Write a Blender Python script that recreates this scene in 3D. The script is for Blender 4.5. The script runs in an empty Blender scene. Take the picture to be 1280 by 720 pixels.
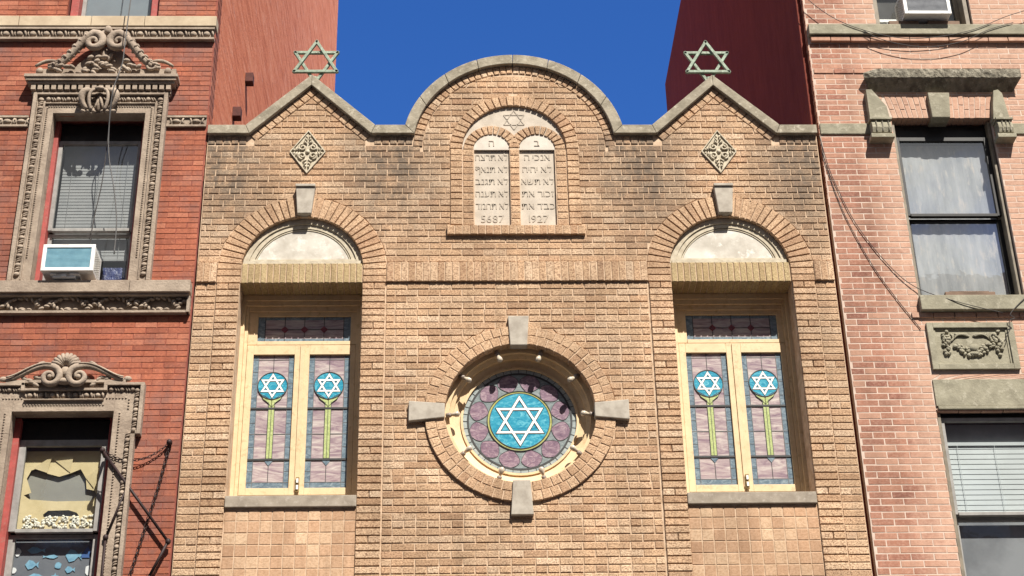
import bpy, math, random
from mathutils import Vector, Matrix
random.seed(7)
SC = bpy.context.scene
COL = SC.collection
PI = math.pi
rad = math.radians
ORG = {}

# ------------------------------------------------------------------ materials
def nodes(name):
    m = bpy.data.materials.new(name); m.use_nodes = True
    nt = m.node_tree
    b = nt.nodes['Principled BSDF']
    return m, nt, b
def N(nt, t, **kw):
    n = nt.nodes.new(t)
    for k, v in kw.items(): setattr(n, k, v)
    return n
def noise(nt, vec, scale, detail=4, rough=.6, dist=0):
    n = N(nt, 'ShaderNodeTexNoise'); n.inputs['Scale'].default_value = scale
    n.inputs['Detail'].default_value = detail; n.inputs['Roughness'].default_value = rough
    n.inputs['Distortion'].default_value = dist
    if vec is not None: nt.links.new(vec, n.inputs['Vector'])
    return n.outputs['Fac']
def ramp(nt, fac, stops, interp='LINEAR'):
    r = N(nt, 'ShaderNodeValToRGB'); r.color_ramp.interpolation = interp
    e = r.color_ramp.elements
    while len(e) < len(stops): e.new(.5)
    for i, (p, c) in enumerate(stops):
        e[i].position = p
        if not isinstance(c, (tuple, list)): c = (c, c, c)
        e[i].color = (*c, 1)
    nt.links.new(fac, r.inputs['Fac'])
    return r.outputs['Color']
def mix(nt, fac, a, b, mode='MIX'):
    x = N(nt, 'ShaderNodeMix', data_type='RGBA', blend_type=mode)
    for sock, v in ((x.inputs['Factor'], fac), (x.inputs['A'], a), (x.inputs['B'], b)):
        if isinstance(v, (int, float)): sock.default_value = v
        elif isinstance(v, (tuple, list)): sock.default_value = (*v, 1)
        else: nt.links.new(v, sock)
    return x.outputs['Result']
def pos(nt, scale=(1, 1, 1), off=(0, 0, 0)):
    g = N(nt, 'ShaderNodeNewGeometry')
    mp = N(nt, 'ShaderNodeMapping')
    mp.inputs['Scale'].default_value = scale; mp.inputs['Location'].default_value = off
    nt.links.new(g.outputs['Position'], mp.inputs['Vector'])
    return mp.outputs['Vector']
def bump(nt, b, h, strength=.4, dist=.01):
    n = N(nt, 'ShaderNodeBump'); n.inputs['Strength'].default_value = strength
    n.inputs['Distance'].default_value = dist
    nt.links.new(h, n.inputs['Height']); nt.links.new(n.outputs['Normal'], b.inputs['Normal'])
def mat(name, c1, c2=None, scale=5, rough=.8, bs=60, bd=.004, bstr=.4, spec=.3, metal=0, c3=None, stretch=(1, 1, 1)):
    m, nt, b = nodes(name)
    b.inputs['Roughness'].default_value = rough; b.inputs['Metallic'].default_value = metal
    b.inputs['Specular IOR Level'].default_value = spec
    p = pos(nt, stretch)
    if c2 is None: c2 = tuple(x*.8 for x in c1)
    col = ramp(nt, noise(nt, p, scale, 5, .62), [(.36, c2), (.62, c1)])
    if c3 is not None:
        col = mix(nt, ramp(nt, noise(nt, pos(nt, stretch, (3, 5, 1)), scale*2.3, 6, .7), [(.54, 0), (.66, 1)]), col, c3)
    nt.links.new(col, b.inputs['Base Color'])
    if bd: bump(nt, b, noise(nt, p, bs, 4, .65), bstr, bd)
    return m
def brickmat(name, tones, speck, samt=.55, sscale=60, stain=None, light=None, rough=.85, bd=.006):
    m, nt, b = nodes(name)
    b.inputs['Roughness'].default_value = rough; b.inputs['Specular IOR Level'].default_value = .2
    g = N(nt, 'ShaderNodeNewGeometry')
    n = len(tones)
    base = ramp(nt, g.outputs['Random Per Island'], [(i/max(n-1, 1), t) for i, t in enumerate(tones)])
    p = pos(nt)
    sp = ramp(nt, noise(nt, pos(nt, (1, 1, 1.5)), sscale, 3, .7), [(.46, 0), (.62, 1)])
    f = N(nt, 'ShaderNodeMath', operation='MULTIPLY'); nt.links.new(sp, f.inputs[0]); f.inputs[1].default_value = samt
    col = mix(nt, f.outputs[0], base, speck)
    lt = ramp(nt, noise(nt, pos(nt, (1.1, 1, 1.4), (7, 2, 3)), sscale*.75, 3, .7), [(.55, 0), (.7, 1)])
    f2 = N(nt, 'ShaderNodeMath', operation='MULTIPLY'); nt.links.new(lt, f2.inputs[0]); f2.inputs[1].default_value = .35
    col = mix(nt, f2.outputs[0], col, tuple(min(.9, x*1.5) for x in tones[-1]))
    big = ramp(nt, noise(nt, pos(nt, (1, 1, 1), (1, 9, 4)), .9, 5, .6), [(.32, .74), (.64, 1.06)])
    col = mix(nt, 1.0, col, big, 'MULTIPLY')
    run = ramp(nt, noise(nt, pos(nt, (3.2, 1, .28), (4, 1, 2)), 1.6, 6, .7), [(.34, .80), (.60, 1.04)])   # faint rain-wash runs
    col = mix(nt, 1.0, col, run, 'MULTIPLY')
    if stain: col = stain(nt, col)
    if light: col = light(nt, col)
    nt.links.new(col, b.inputs['Base Color'])
    rg = N(nt, 'ShaderNodeMath', operation='ADD')
    nt.links.new(noise(nt, pos(nt, (1, 1, .55)), 95, 3, .7), rg.inputs[0]); nt.links.new(noise(nt, p, 26, 3, .6), rg.inputs[1])
    bump(nt, b, rg.outputs[0], .75, bd)
    return m

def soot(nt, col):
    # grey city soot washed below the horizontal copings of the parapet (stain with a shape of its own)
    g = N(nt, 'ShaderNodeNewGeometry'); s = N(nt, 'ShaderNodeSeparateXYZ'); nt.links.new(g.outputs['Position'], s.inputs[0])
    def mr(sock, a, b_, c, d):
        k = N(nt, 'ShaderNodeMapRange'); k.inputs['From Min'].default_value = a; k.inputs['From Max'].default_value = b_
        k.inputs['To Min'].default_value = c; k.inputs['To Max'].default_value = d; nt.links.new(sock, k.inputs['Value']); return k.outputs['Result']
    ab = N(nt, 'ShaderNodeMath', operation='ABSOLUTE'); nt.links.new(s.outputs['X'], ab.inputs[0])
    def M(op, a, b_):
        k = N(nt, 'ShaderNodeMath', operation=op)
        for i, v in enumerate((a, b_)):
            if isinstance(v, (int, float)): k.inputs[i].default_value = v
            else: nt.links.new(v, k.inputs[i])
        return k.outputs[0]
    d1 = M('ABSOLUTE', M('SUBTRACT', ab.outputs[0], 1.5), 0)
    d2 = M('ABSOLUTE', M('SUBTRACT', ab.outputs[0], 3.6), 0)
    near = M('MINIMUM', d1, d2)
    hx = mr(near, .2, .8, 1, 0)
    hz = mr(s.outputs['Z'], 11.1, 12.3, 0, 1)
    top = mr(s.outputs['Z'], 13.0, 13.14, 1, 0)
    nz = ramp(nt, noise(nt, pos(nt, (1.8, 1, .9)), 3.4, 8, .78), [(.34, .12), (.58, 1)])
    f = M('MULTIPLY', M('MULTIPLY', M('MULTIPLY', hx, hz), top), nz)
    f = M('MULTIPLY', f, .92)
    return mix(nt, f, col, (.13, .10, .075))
def efflo(nt, col):
    # pale limewash / efflorescence left on the right house beside its windows
    g = N(nt, 'ShaderNodeNewGeometry'); s = N(nt, 'ShaderNodeSeparateXYZ'); nt.links.new(g.outputs['Position'], s.inputs[0])
    a = N(nt, 'ShaderNodeMath', operation='ADD'); nt.links.new(s.outputs['X'], a.inputs[0])
    w = N(nt, 'ShaderNodeMath', operation='MULTIPLY'); w.inputs[1].default_value = .75
    nt.links.new(noise(nt, pos(nt, (1, 1, .8)), 2.2, 4, .6), w.inputs[0]); nt.links.new(w.outputs[0], a.inputs[1])
    k = N(nt, 'ShaderNodeMapRange'); k.inputs['From Min'].default_value = 4.66; k.inputs['From Max'].default_value = 5.05
    nt.links.new(a.outputs[0], k.inputs['Value'])
    f = N(nt, 'ShaderNodeMath', operation='MULTIPLY'); nt.links.new(k.outputs['Result'], f.inputs[0])
    nt.links.new(ramp(nt, noise(nt, pos(nt), 14, 5, .7), [(.3, .3), (.7, .75)]), f.inputs[1])
    return mix(nt, f.outputs[0], col, (.60, .395, .285))
def redsoot(nt, col):
    f = ramp(nt, noise(nt, pos(nt, (1, 1, 1.2), (2, 2, 8)), 1.7, 6, .68), [(.47, 0), (.70, .72)])
    return mix(nt, f, col, (.17, .10, .09))

TAN = [(.46, .29, .17), (.57, .385, .235), (.64, .45, .29), (.53, .35, .21), (.69, .51, .345), (.43, .27, .16), (.61, .41, .25), (.58, .37, .22), (.66, .475, .31), (.54, .335, .20)]
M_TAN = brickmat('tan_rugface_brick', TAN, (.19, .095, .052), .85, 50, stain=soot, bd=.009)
M_TANARCH = brickmat('tan_arch_brick', [(.50, .325, .195), (.60, .40, .245), (.66, .455, .285), (.48, .295, .175)], (.21, .105, .055), .8, 55, bd=.009)
M_YEL = brickmat('yellow_rugface_brick', [(.45, .335, .175), (.50, .385, .21), (.43, .31, .16)], (.24, .145, .07), .65, 48, bd=.009)
M_TILE = brickmat('square_tan_tile', [(.40, .24, .145), (.50, .32, .20), (.46, .28, .17), (.58, .41, .265), (.48, .30, .185)], (.30, .165, .085), .5, 34, bd=.002)
M_RED = brickmat('deep_red_brick', [(.31, .095, .052), (.40, .13, .072), (.365, .118, .065), (.275, .088, .052), (.45, .17, .10)], (.18, .055, .042), .4, 30, stain=redsoot, bd=.003)
M_PINK = brickmat('salmon_pink_brick', [(.29, .125, .082), (.375, .18, .12), (.33, .15, .097), (.44, .25, .17), (.24, .098, .068), (.40, .20, .13)], (.48, .29, .215), .40, 24, light=efflo, bd=.003)
M_MORT = mat('tan_mortar', (.58, .43, .30), (.40, .27, .17), 9, .95, 80, .004)
M_MORTR = mat('dark_red_mortar', (.26, .075, .05), (.17, .05, .04), 6, .95, 80, .003)
M_MORTP = mat('pale_pink_mortar', (.58, .46, .375), (.46, .34, .27), 6, .95, 80, .003)
M_COPE = mat('weathered_coping_stone', (.34, .295, .22), (.21, .18, .13), 6, .9, 45, .010, .6, c3=(.42, .375, .29))
M_KEY = mat('grey_cast_stone', (.42, .375, .31), (.31, .27, .22), 9, .9, 120, .004)
M_SILL = mat('grey_stone_sill', (.33, .28, .22), (.24, .20, .155), 7, .9, 90, .004, c3=(.38, .33, .27))
M_LIME = mat('pale_limestone', (.53, .46, .375), (.42, .36, .29), 5, .9, 50, .004, c3=(.46, .40, .33))
M_LIMED = mat('darker_limestone_letter', (.43, .37, .30), (.36, .31, .25), 12, .9, 70, .002)  # darker than the tablet stone, for the raised letters and star
M_TERRA = mat('cream_terracotta', (.50, .44, .33), (.38, .32, .23), 14, .75, 80, .003)
M_MARB = mat('mottled_white_marble', (.54, .50, .43), (.38, .34, .28), 4, .6, 30, .002, c3=(.62, .585, .52))
M_CREAM = mat('cream_window_paint', (.66, .49, .285), (.57, .42, .24), 6, .55, 40, .003, .35, spec=.4, c3=(.50, .35, .19))
M_BRONZE = mat('verdigris_bronze', (.29, .36, .27), (.15, .175, .125), 16, .65, 60, .003, c3=(.42, .46, .36))
M_BROWN = mat('weathered_brownstone', (.37, .295, .225), (.24, .185, .14), 4, .9, 34, .012, .7, c3=(.29, .23, .175))
M_BUFF = mat('buff_sandstone', (.52, .42, .29), (.40, .31, .21), 4, .9, 60, .004)
M_OLIVE = mat('olive_grey_stone', (.30, .275, .20), (.215, .195, .14), 5, .92, 40, .008, .6, c3=(.36, .33, .25))
M_SOOTSTONE = mat('sooty_broken_stone', (.25, .225, .17), (.11, .095, .07), 7, .95, 18, .05, .9, c3=(.33, .30, .235), stretch=(1, 1, .6))
M_REDW = mat('dull_red_paint', (.36, .07, .06), (.27, .055, .045), 8, .6, 50, .003, c3=(.30, .10, .08))
M_GREYW = mat('grey_sash_paint', (.30, .285, .265), (.22, .21, .195), 9, .55, 60, .002)
M_BLACKW = mat('black_sash_and_head_shade', (.02, .018, .016), (.012, .011, .010), 9, .5, 60, .001)
M_TAUPE = mat('taupe_jamb_paint', (.22, .185, .135), (.15, .125, .09), 9, .6, 60, .003)
M_IRON = mat('rusty_black_iron', (.030, .013, .011), (.018, .009, .008), 20, .6, 90, .002)
M_CABLE = mat('dark_cable_sheath', (.05, .04, .036), (.035, .03, .027), 20, .6, 0, 0)
M_CABLEG = mat('grey_cable_sheath', (.13, .125, .12), (.09, .085, .08), 20, .6, 0, 0)
M_WHITEP = mat('white_enamel', (.78, .77, .73), (.70, .69, .64), 7, .4, 0, 0, spec=.5, c3=(.62, .58, .50))
M_GRILL = mat('blue_grey_fins', (.30, .52, .60), (.24, .44, .53), 12, .4, 0, 0, spec=.5)
M_GRILL2 = mat('grey_mesh_fins', (.30, .31, .33), (.22, .23, .25), 12, .5, 0, 0)
M_VENT = mat('dusty_louvre_metal', (.42, .40, .36), (.30, .285, .25), 10, .5, 0, 0)
M_BLIND = mat('pale_blind_slat', (.50, .53, .525), (.45, .475, .47), 3, .5, 0, 0)
M_BLINDG = mat('grey_blind_slat', (.27, .27, .265), (.21, .215, .215), 3, .6, 0, 0)
M_PAPER = mat('yellowed_paper', (.68, .56, .33), (.58, .47, .26), 4, .9, 18, .006)
M_GREYP = mat('grey_card', (.29, .28, .24), (.25, .24, .21), 3, .9, 0, 0)
M_SLATE = mat('slate_grey_card', (.17, .18, .20), (.13, .14, .16), 3, .8, 0, 0)
M_CRUMP = mat('crumpled_white_paper', (.80, .77, .66), (.68, .62, .48), 20, .8, 0, 0)
M_BLUEC = mat('blue_tissue_paper', (.24, .45, .58), (.15, .32, .45), 20, .8, 0, 0)
M_BLUED = mat('deep_blue_tissue_paper', (.06, .14, .36), (.05, .11, .27), 20, .8, 0, 0)
M_WHITEC = mat('white_cut_paper', (.80, .80, .80), (.74, .74, .73), 20, .8, 0, 0)
M_NAVY = mat('navy_tarp', (.03, .045, .16), (.015, .02, .08), 12, .35, 18, .02, .8, spec=.5)
M_WOOD = mat('rough_timber', (.20, .13, .09), (.12, .08, .055), 18, .85, 60, .006, stretch=(.2, 1, 1))
M_SKYREFL = mat('painted_sky_reflection', (.56, .56, .56), (.38, .39, .40), 2.0, .9, 0, 0, stretch=(2.6, 1, .7), c3=(.68, .62, .56))  # pale streaks painted in to stand for sky reflections
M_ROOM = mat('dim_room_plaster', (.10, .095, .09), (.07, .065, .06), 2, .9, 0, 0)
M_ROOF = mat('black_roof_felt', (.05, .05, .05), (.035, .035, .035), 3, .9, 30, .01)
M_ASPH = mat('asphalt', (.055, .055, .055), (.04, .04, .04), 2, .9, 90, .005)
M_CONC = mat('pavement_concrete', (.20, .19, .175), (.15, .145, .135), 1.5, .9, 60, .004)
M_BULB = mat('milky_bulb_glass', (.55, .47, .36), (.42, .36, .28), 30, .15, 0, 0, spec=.6)
M_SOCK = mat('grey_porcelain_socket', (.30, .25, .21), (.22, .18, .15), 30, .4, 0, 0)
M_BRASS = mat('aged_brass', (.35, .25, .11), (.20, .14, .07), 30, .4, 0, 0, metal=.6)

def stucco():
    m, nt, b = nodes('streaked_red_stucco')
    b.inputs['Roughness'].default_value = .9; b.inputs['Specular IOR Level'].default_value = .15
    st = noise(nt, pos(nt, (1, .35, 2.2)), 3.5, 7, .7, .5)
    col = ramp(nt, st, [(.32, (.42, .12, .06)), (.5, (.62, .205, .11)), (.66, (.70, .28, .165))])
    col = mix(nt, ramp(nt, noise(nt, pos(nt, (1, .5, 2.5), (0, 4, 0)), 4, 6, .7), [(.56, 0), (.72, .7)]), col, (.76, .40, .30))
    nt.links.new(col, b.inputs['Base Color'])
    a = N(nt, 'ShaderNodeMath', operation='ADD')
    nt.links.new(noise(nt, pos(nt, (1, .5, 2.4)), 5, 6, .65), a.inputs[0])
    nt.links.new(noise(nt, pos(nt, (1, 1, 1)), 22, 4, .6), a.inputs[1])
    bump(nt, b, a.outputs[0], .35, .02)
    return m
M_STUC = stucco()
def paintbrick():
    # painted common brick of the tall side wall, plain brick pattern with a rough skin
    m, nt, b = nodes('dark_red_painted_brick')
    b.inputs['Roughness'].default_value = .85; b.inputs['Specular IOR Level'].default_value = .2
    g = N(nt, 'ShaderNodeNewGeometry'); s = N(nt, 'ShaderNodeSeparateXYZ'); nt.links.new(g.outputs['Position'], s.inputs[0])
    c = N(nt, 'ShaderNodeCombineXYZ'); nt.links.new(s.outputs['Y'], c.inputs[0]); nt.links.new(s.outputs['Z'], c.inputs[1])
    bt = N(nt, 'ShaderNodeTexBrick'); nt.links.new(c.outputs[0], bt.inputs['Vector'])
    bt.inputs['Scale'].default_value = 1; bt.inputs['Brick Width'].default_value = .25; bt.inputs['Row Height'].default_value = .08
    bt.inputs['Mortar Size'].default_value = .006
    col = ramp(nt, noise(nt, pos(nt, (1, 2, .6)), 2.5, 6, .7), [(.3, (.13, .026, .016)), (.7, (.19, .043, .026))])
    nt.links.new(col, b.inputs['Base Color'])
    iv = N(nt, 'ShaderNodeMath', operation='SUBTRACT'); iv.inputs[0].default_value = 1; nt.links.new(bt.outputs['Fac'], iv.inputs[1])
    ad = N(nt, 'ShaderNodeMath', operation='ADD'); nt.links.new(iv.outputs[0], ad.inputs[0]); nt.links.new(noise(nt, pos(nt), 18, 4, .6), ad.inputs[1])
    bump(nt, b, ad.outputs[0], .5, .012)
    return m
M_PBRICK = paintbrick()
def glassmat(name, refl, tint=(.93, .95, .95), rough=.02, wob=.004):
    m, nt, b = nodes(name); nt.nodes.remove(b)
    out = nt.nodes['Material Output']
    tr = N(nt, 'ShaderNodeBsdfTransparent'); tr.inputs['Color'].default_value = (*tint, 1)
    gl = N(nt, 'ShaderNodeBsdfGlossy'); gl.inputs['Roughness'].default_value = rough
    bm = N(nt, 'ShaderNodeBump'); bm.inputs['Strength'].default_value = .3; bm.inputs['Distance'].default_value = wob
    nt.links.new(noise(nt, pos(nt), 3, 3, .5), bm.inputs['Height']); nt.links.new(bm.outputs['Normal'], gl.inputs['Normal'])
    ms = N(nt, 'ShaderNodeMixShader'); ms.inputs['Fac'].default_value = refl
    nt.links.new(tr.outputs[0], ms.inputs[1]); nt.links.new(gl.outputs[0], ms.inputs[2]); nt.links.new(ms.outputs[0], out.inputs['Surface'])
    return m
M_GLASS = glassmat('dusty_window_glass', .14)
M_GLASSR = glassmat('sky_reflecting_window_glass', .30)
def artglass(name, c1, c2, scale=7, c3=None, rough=.25, stretch=(1, 1, 1.7)):
    m, nt, b = nodes(name)
    b.inputs['Roughness'].default_value = rough; b.inputs['Specular IOR Level'].default_value = .5
    p = pos(nt, stretch)
    st = [(.34, c1), (.62, c2)] if c3 is None else [(.3, c1), (.5, c2), (.68, c3)]
    col = ramp(nt, noise(nt, p, scale, 6, .66, 2.2), st)
    nt.links.new(col, b.inputs['Base Color'])
    bump(nt, b, noise(nt, p, 30, 3, .6), .25, .004)
    return m
G_LAV = artglass('lavender_art_glass', (.17, .105, .145), (.36, .285, .285), 3.6, (.53, .475, .43), stretch=(.55, 1, 2.6))
G_BLUE = artglass('blue_border_art_glass', (.07, .10, .135), (.135, .185, .22), 9, (.25, .30, .33))
G_TEAL = artglass('turquoise_art_glass', (.012, .16, .28), (.03, .27, .38), 8, (.16, .46, .54))
G_WHITE = artglass('white_art_glass', (.78, .78, .74), (.88, .88, .85), 8)
G_GREEN = artglass('green_art_glass', (.28, .34, .12), (.47, .52, .24), 14)
G_YGRN = artglass('olive_yellow_art_glass', (.30, .31, .08), (.45, .44, .16), 14)
G_PURP = artglass('purple_petal_art_glass', (.125, .08, .115), (.225, .15, .19), 9, (.38, .29, .31))
G_GREY = artglass('grey_green_art_glass', (.12, .14, .145), (.20, .235, .235), 9, (.30, .33, .32))
G_RIM = artglass('grey_blue_rim_art_glass', (.22, .25, .25), (.30, .34, .33), 9, (.42, .44, .41))
G_LEADL = mat('dull_grey_came', (.15, .15, .15), (.11, .11, .11), 20, .5, 0, 0)
G_WINE = artglass('wine_red_art_glass', (.10, .01, .015), (.18, .02, .03), 9)
G_LEAD = mat('lead_came', (.05, .05, .05), (.035, .035, .035), 20, .5, 0, 0)

# ------------------------------------------------------------------ mesh builder
class MB:
    def __init__(s): s.v = []; s.f = []; s.m = []; s.s = []
    def add(s, vs, fs, mi=0, sm=False):
        o = len(s.v); s.v += [tuple(v) for v in vs]
        for f in fs: s.f.append([i+o for i in f]); s.m.append(mi); s.s.append(sm)
    def box(s, x0, x1, y0, y1, z0, z1, mi=0):
        s.add([(x0, y0, z0), (x1, y0, z0), (x1, y0, z1), (x0, y0, z1), (x0, y1, z0), (x1, y1, z0), (x1, y1, z1), (x0, y1, z1)],
              [(0, 1, 2, 3), (5, 4, 7, 6), (4, 0, 3, 7), (1, 5, 6, 2), (3, 2, 6, 7), (4, 5, 1, 0)], mi)
    def prism(s, poly, y0, y1, mi=0):
        a = sum(poly[i][0]*poly[(i+1) % len(poly)][1]-poly[(i+1) % len(poly)][0]*poly[i][1] for i in range(len(poly)))
        if a < 0: poly = poly[::-1]
        n = len(poly)
        vs = [(x, y0, z) for x, z in poly]+[(x, y1, z) for x, z in poly]
        fs = [list(range(n)), list(range(2*n-1, n-1, -1))]+[(i+n, (i+1) % n+n, (i+1) % n, i)[::1] for i in range(n)]
        s.add(vs, fs, mi)
    def yprofile(s, prof, x0, x1, mi=0):          # profile in (y,z), run along x
        n = len(prof)
        vs = [(x0, y, z) for y, z in prof]+[(x1, y, z) for y, z in prof]
        fs = [list(range(n)), list(range(2*n-1, n-1, -1))]+[(i, i+n, (i+1) % n+n, (i+1) % n) for i in range(n)]
        s.add(vs, fs, mi)
    def ell(s, cx, cy, cz, rx, ry, rz, rot=0, mi=0, seg=8, rings=5):
        c, d = math.cos(rot), math.sin(rot); vs = []; fs = []
        for i in range(rings+1):
            t = PI*i/rings
            for j in range(seg):
                p = 2*PI*j/seg
                x = rx*math.sin(t)*math.cos(p); y = ry*math.sin(t)*math.sin(p); z = rz*math.cos(t)
                vs.append((cx+x*c-z*d, cy+y, cz+x*d+z*c))
        for i in range(rings):
            for j in range(seg):
                fs.append((i*seg+j, i*seg+(j+1) % seg, (i+1)*seg+(j+1) % seg, (i+1)*seg+j))
        s.add(vs, fs, mi, True)
    def tube(s, pts, r, mi=0, seg=6, closed=False, flat=1.0):
        pts = [Vector(p) for p in pts]; n = len(pts)
        rs = r if isinstance(r, (list, tuple)) else [r]*n
        vs = []; up = None
        for i in range(n):
            a = pts[(i-1) % n] if (closed or i > 0) else pts[i]; b = pts[(i+1) % n] if (closed or i < n-1) else pts[i]
            t = (b-a).normalized()
            if up is None:
                up = Vector((0, 1, 0)) if abs(t.y) < .9 else Vector((1, 0, 0))
            u = (up-t*up.dot(t))
            u = u.normalized() if u.length > 1e-6 else t.orthogonal().normalized()
            w = t.cross(u)
            up = u
            for j in range(seg):
                p = 2*PI*(j+.5)/seg
                vs.append(pts[i]+(u*math.cos(p)*flat+w*math.sin(p))*rs[i])
        fs = []
        for i in range(n if closed else n-1):
            k = (i+1) % n
            for j in range(seg): fs.append((i*seg+j, i*seg+(j+1) % seg, k*seg+(j+1) % seg, k*seg+j))
        if not closed: fs += [list(range(seg))[::-1], list(range((n-1)*seg, n*seg))]
        s.add(vs, fs, mi, seg > 4)
    def brick(s, q, yf=0., d=.05, b=.006, mi=0, jit=.0022):
        if len(q) != 4: return
        ins = []
        for i in range(4):
            p = Vector(q[i]); e1 = Vector(q[(i+1) % 4])-p; e2 = Vector(q[i-1])-p
            l1, l2 = e1.length, e2.length
            k = min(b, .3*max(min(l1, l2), .002))
            ins.append(p+(e1/max(l1, 1e-6)+e2/max(l2, 1e-6))*k)
        off = random.uniform(-jit, jit)
        vs = [(p.x, yf+off+random.uniform(-jit, jit)*.6, p.y) for p in ins]
        vs += [(p[0]+random.uniform(-.0015, .0015), yf+b*.9, p[1]+random.uniform(-.0015, .0015)) for p in q]
        vs += [(p[0], yf+d, p[1]) for p in q]
        fs = [(0, 1, 2, 3)]
        for i in range(4):
            k = (i+1) % 4
            fs += [(4+i, 4+k, k, i), (8+i, 8+k, 4+k, 4+i)]
        s.add(vs, fs, mi)
    def build(s, name, mats, parent=None, bevel=0, smooth=None):
        o0 = ORG.get(parent, Vector((0, 0, 0)))
        me = bpy.data.meshes.new(name)
        me.from_pydata([(x-o0.x, y-o0.y, z-o0.z) for x, y, z in s.v], [], s.f)
        if not isinstance(mats, (list, tuple)): mats = [mats]
        for m in mats: me.materials.append(m)
        me.polygons.foreach_set('material_index', s.m)
        me.polygons.foreach_set('use_smooth', s.s)
        me.update()
        o = bpy.data.objects.new(name, me); COL.objects.link(o)
        if parent is not None: o.parent = parent
        ORG[o] = o0
        if bevel:
            bv = o.modifiers.new('edge_wear', 'BEVEL'); bv.width = bevel; bv.segments = 2; bv.limit_method = 'ANGLE'; bv.angle_limit = rad(40)
        return o
def thing(name, label, cat, loc, group=None):
    o = bpy.data.objects.new(name, None); COL.objects.link(o); o.location = loc; o.empty_display_size = .2
    o['label'] = label; o['category'] = cat
    if group: o['group'] = group
    ORG[o] = Vector(loc)
    return o
def tag(o, label, cat, group=None):
    o['label'] = label; o['category'] = cat
    if group: o['group'] = group
    return o
def recenter(o, loc):            # move a top-level mesh's origin to its base
    loc = Vector(loc); o.data.transform(Matrix.Translation(-loc)); o.location = loc; ORG[o] = loc
    return o
def curve_mesh(cu, fn):
    ob = bpy.data.objects.new('tmp', cu); COL.objects.link(ob)
    dg = bpy.context.evaluated_depsgraph_get(); dg.update()
    me = bpy.data.meshes.new_from_object(ob.evaluated_get(dg))
    vs = [fn(*v.co) for v in me.vertices]; fs = [list(p.vertices) for p in me.polygons]
    bpy.data.objects.remove(ob); bpy.data.curves.remove(cu); bpy.data.meshes.remove(me)
    return vs, fs
def slab(mb, loops, y0, y1, mi=0):
    cu = bpy.data.curves.new('tmp', 'CURVE'); cu.dimensions = '2D'; cu.fill_mode = 'BOTH'; cu.extrude = (y1-y0)/2
    for lp in loops:
        sp = cu.splines.new('POLY'); sp.points.add(len(lp)-1)
        for i, (x, z) in enumerate(lp): sp.points[i].co = (x, z, 0, 1)
        sp.use_cyclic_u = True
    ym = (y0+y1)/2
    vs, fs = curve_mesh(cu, lambda x, y, z: (x, ym-z, y))
    mb.add(vs, fs, mi)
GLYPH = {}
def glyph(ch):
    if ch not in GLYPH:
        if ch == 'ד':
            t = MB(); t.prism([(.01, .51), (.32, .51), (.32, 0), (.41, 0), (.41, .51), (.50, .51), (.50, .592), (.01, .592)], -.5, .5)
            GLYPH[ch] = (t.v, t.f)
        else:
            cu = bpy.data.curves.new('tmp', 'FONT'); cu.body = ch; cu.size = 1; cu.extrude = .5; cu.resolution_u = 3
            GLYPH[ch] = curve_mesh(cu, lambda x, y, z: (x, -z, y))
    return GLYPH[ch]
def text(mb, body, cx, z, h, y0, dep, mi=0, maxw=None, gap=.085, unit=.60):
    """one string of carved characters, laid out left to right, centred on cx, base at z"""
    pen = 0; put = []
    for ch in body:
        if ch == ' ': pen += .22; continue
        vs, fs = glyph(ch); a = min(v[0] for v in vs); b = max(v[0] for v in vs)
        put.append((vs, fs, pen-a)); pen += b-a+gap
    w = pen-gap; k = h/unit; kx = min(k, maxw/w) if maxw else k
    for vs, fs, dx in put:
        mb.add([((x+dx-w/2)*kx+cx, y0+(y-.5)*dep, zz*k+z) for x, y, zz in vs], fs, mi)
def arcpts(cx, cz, r, a0, a1, n, rz=None):
    rz = r if rz is None else rz
    return [(cx+r*math.cos(rad(a0+(a1-a0)*i/n)), cz+rz*math.sin(rad(a0+(a1-a0)*i/n))) for i in range(n+1)]
def rect(x0, x1, z0, z1): return [(x0, z0), (x1, z0), (x1, z1), (x0, z1)]
# facade measurements read off a protruding face, brought to that face's own depth p
CX, CD, CZ = -.70229, 17.08236, 1.6
def fx(x, p): return CX+(x-CX)*(1-p/CD)
def fz(z, p): return CZ+(z-CZ)*(1-p/CD)

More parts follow.
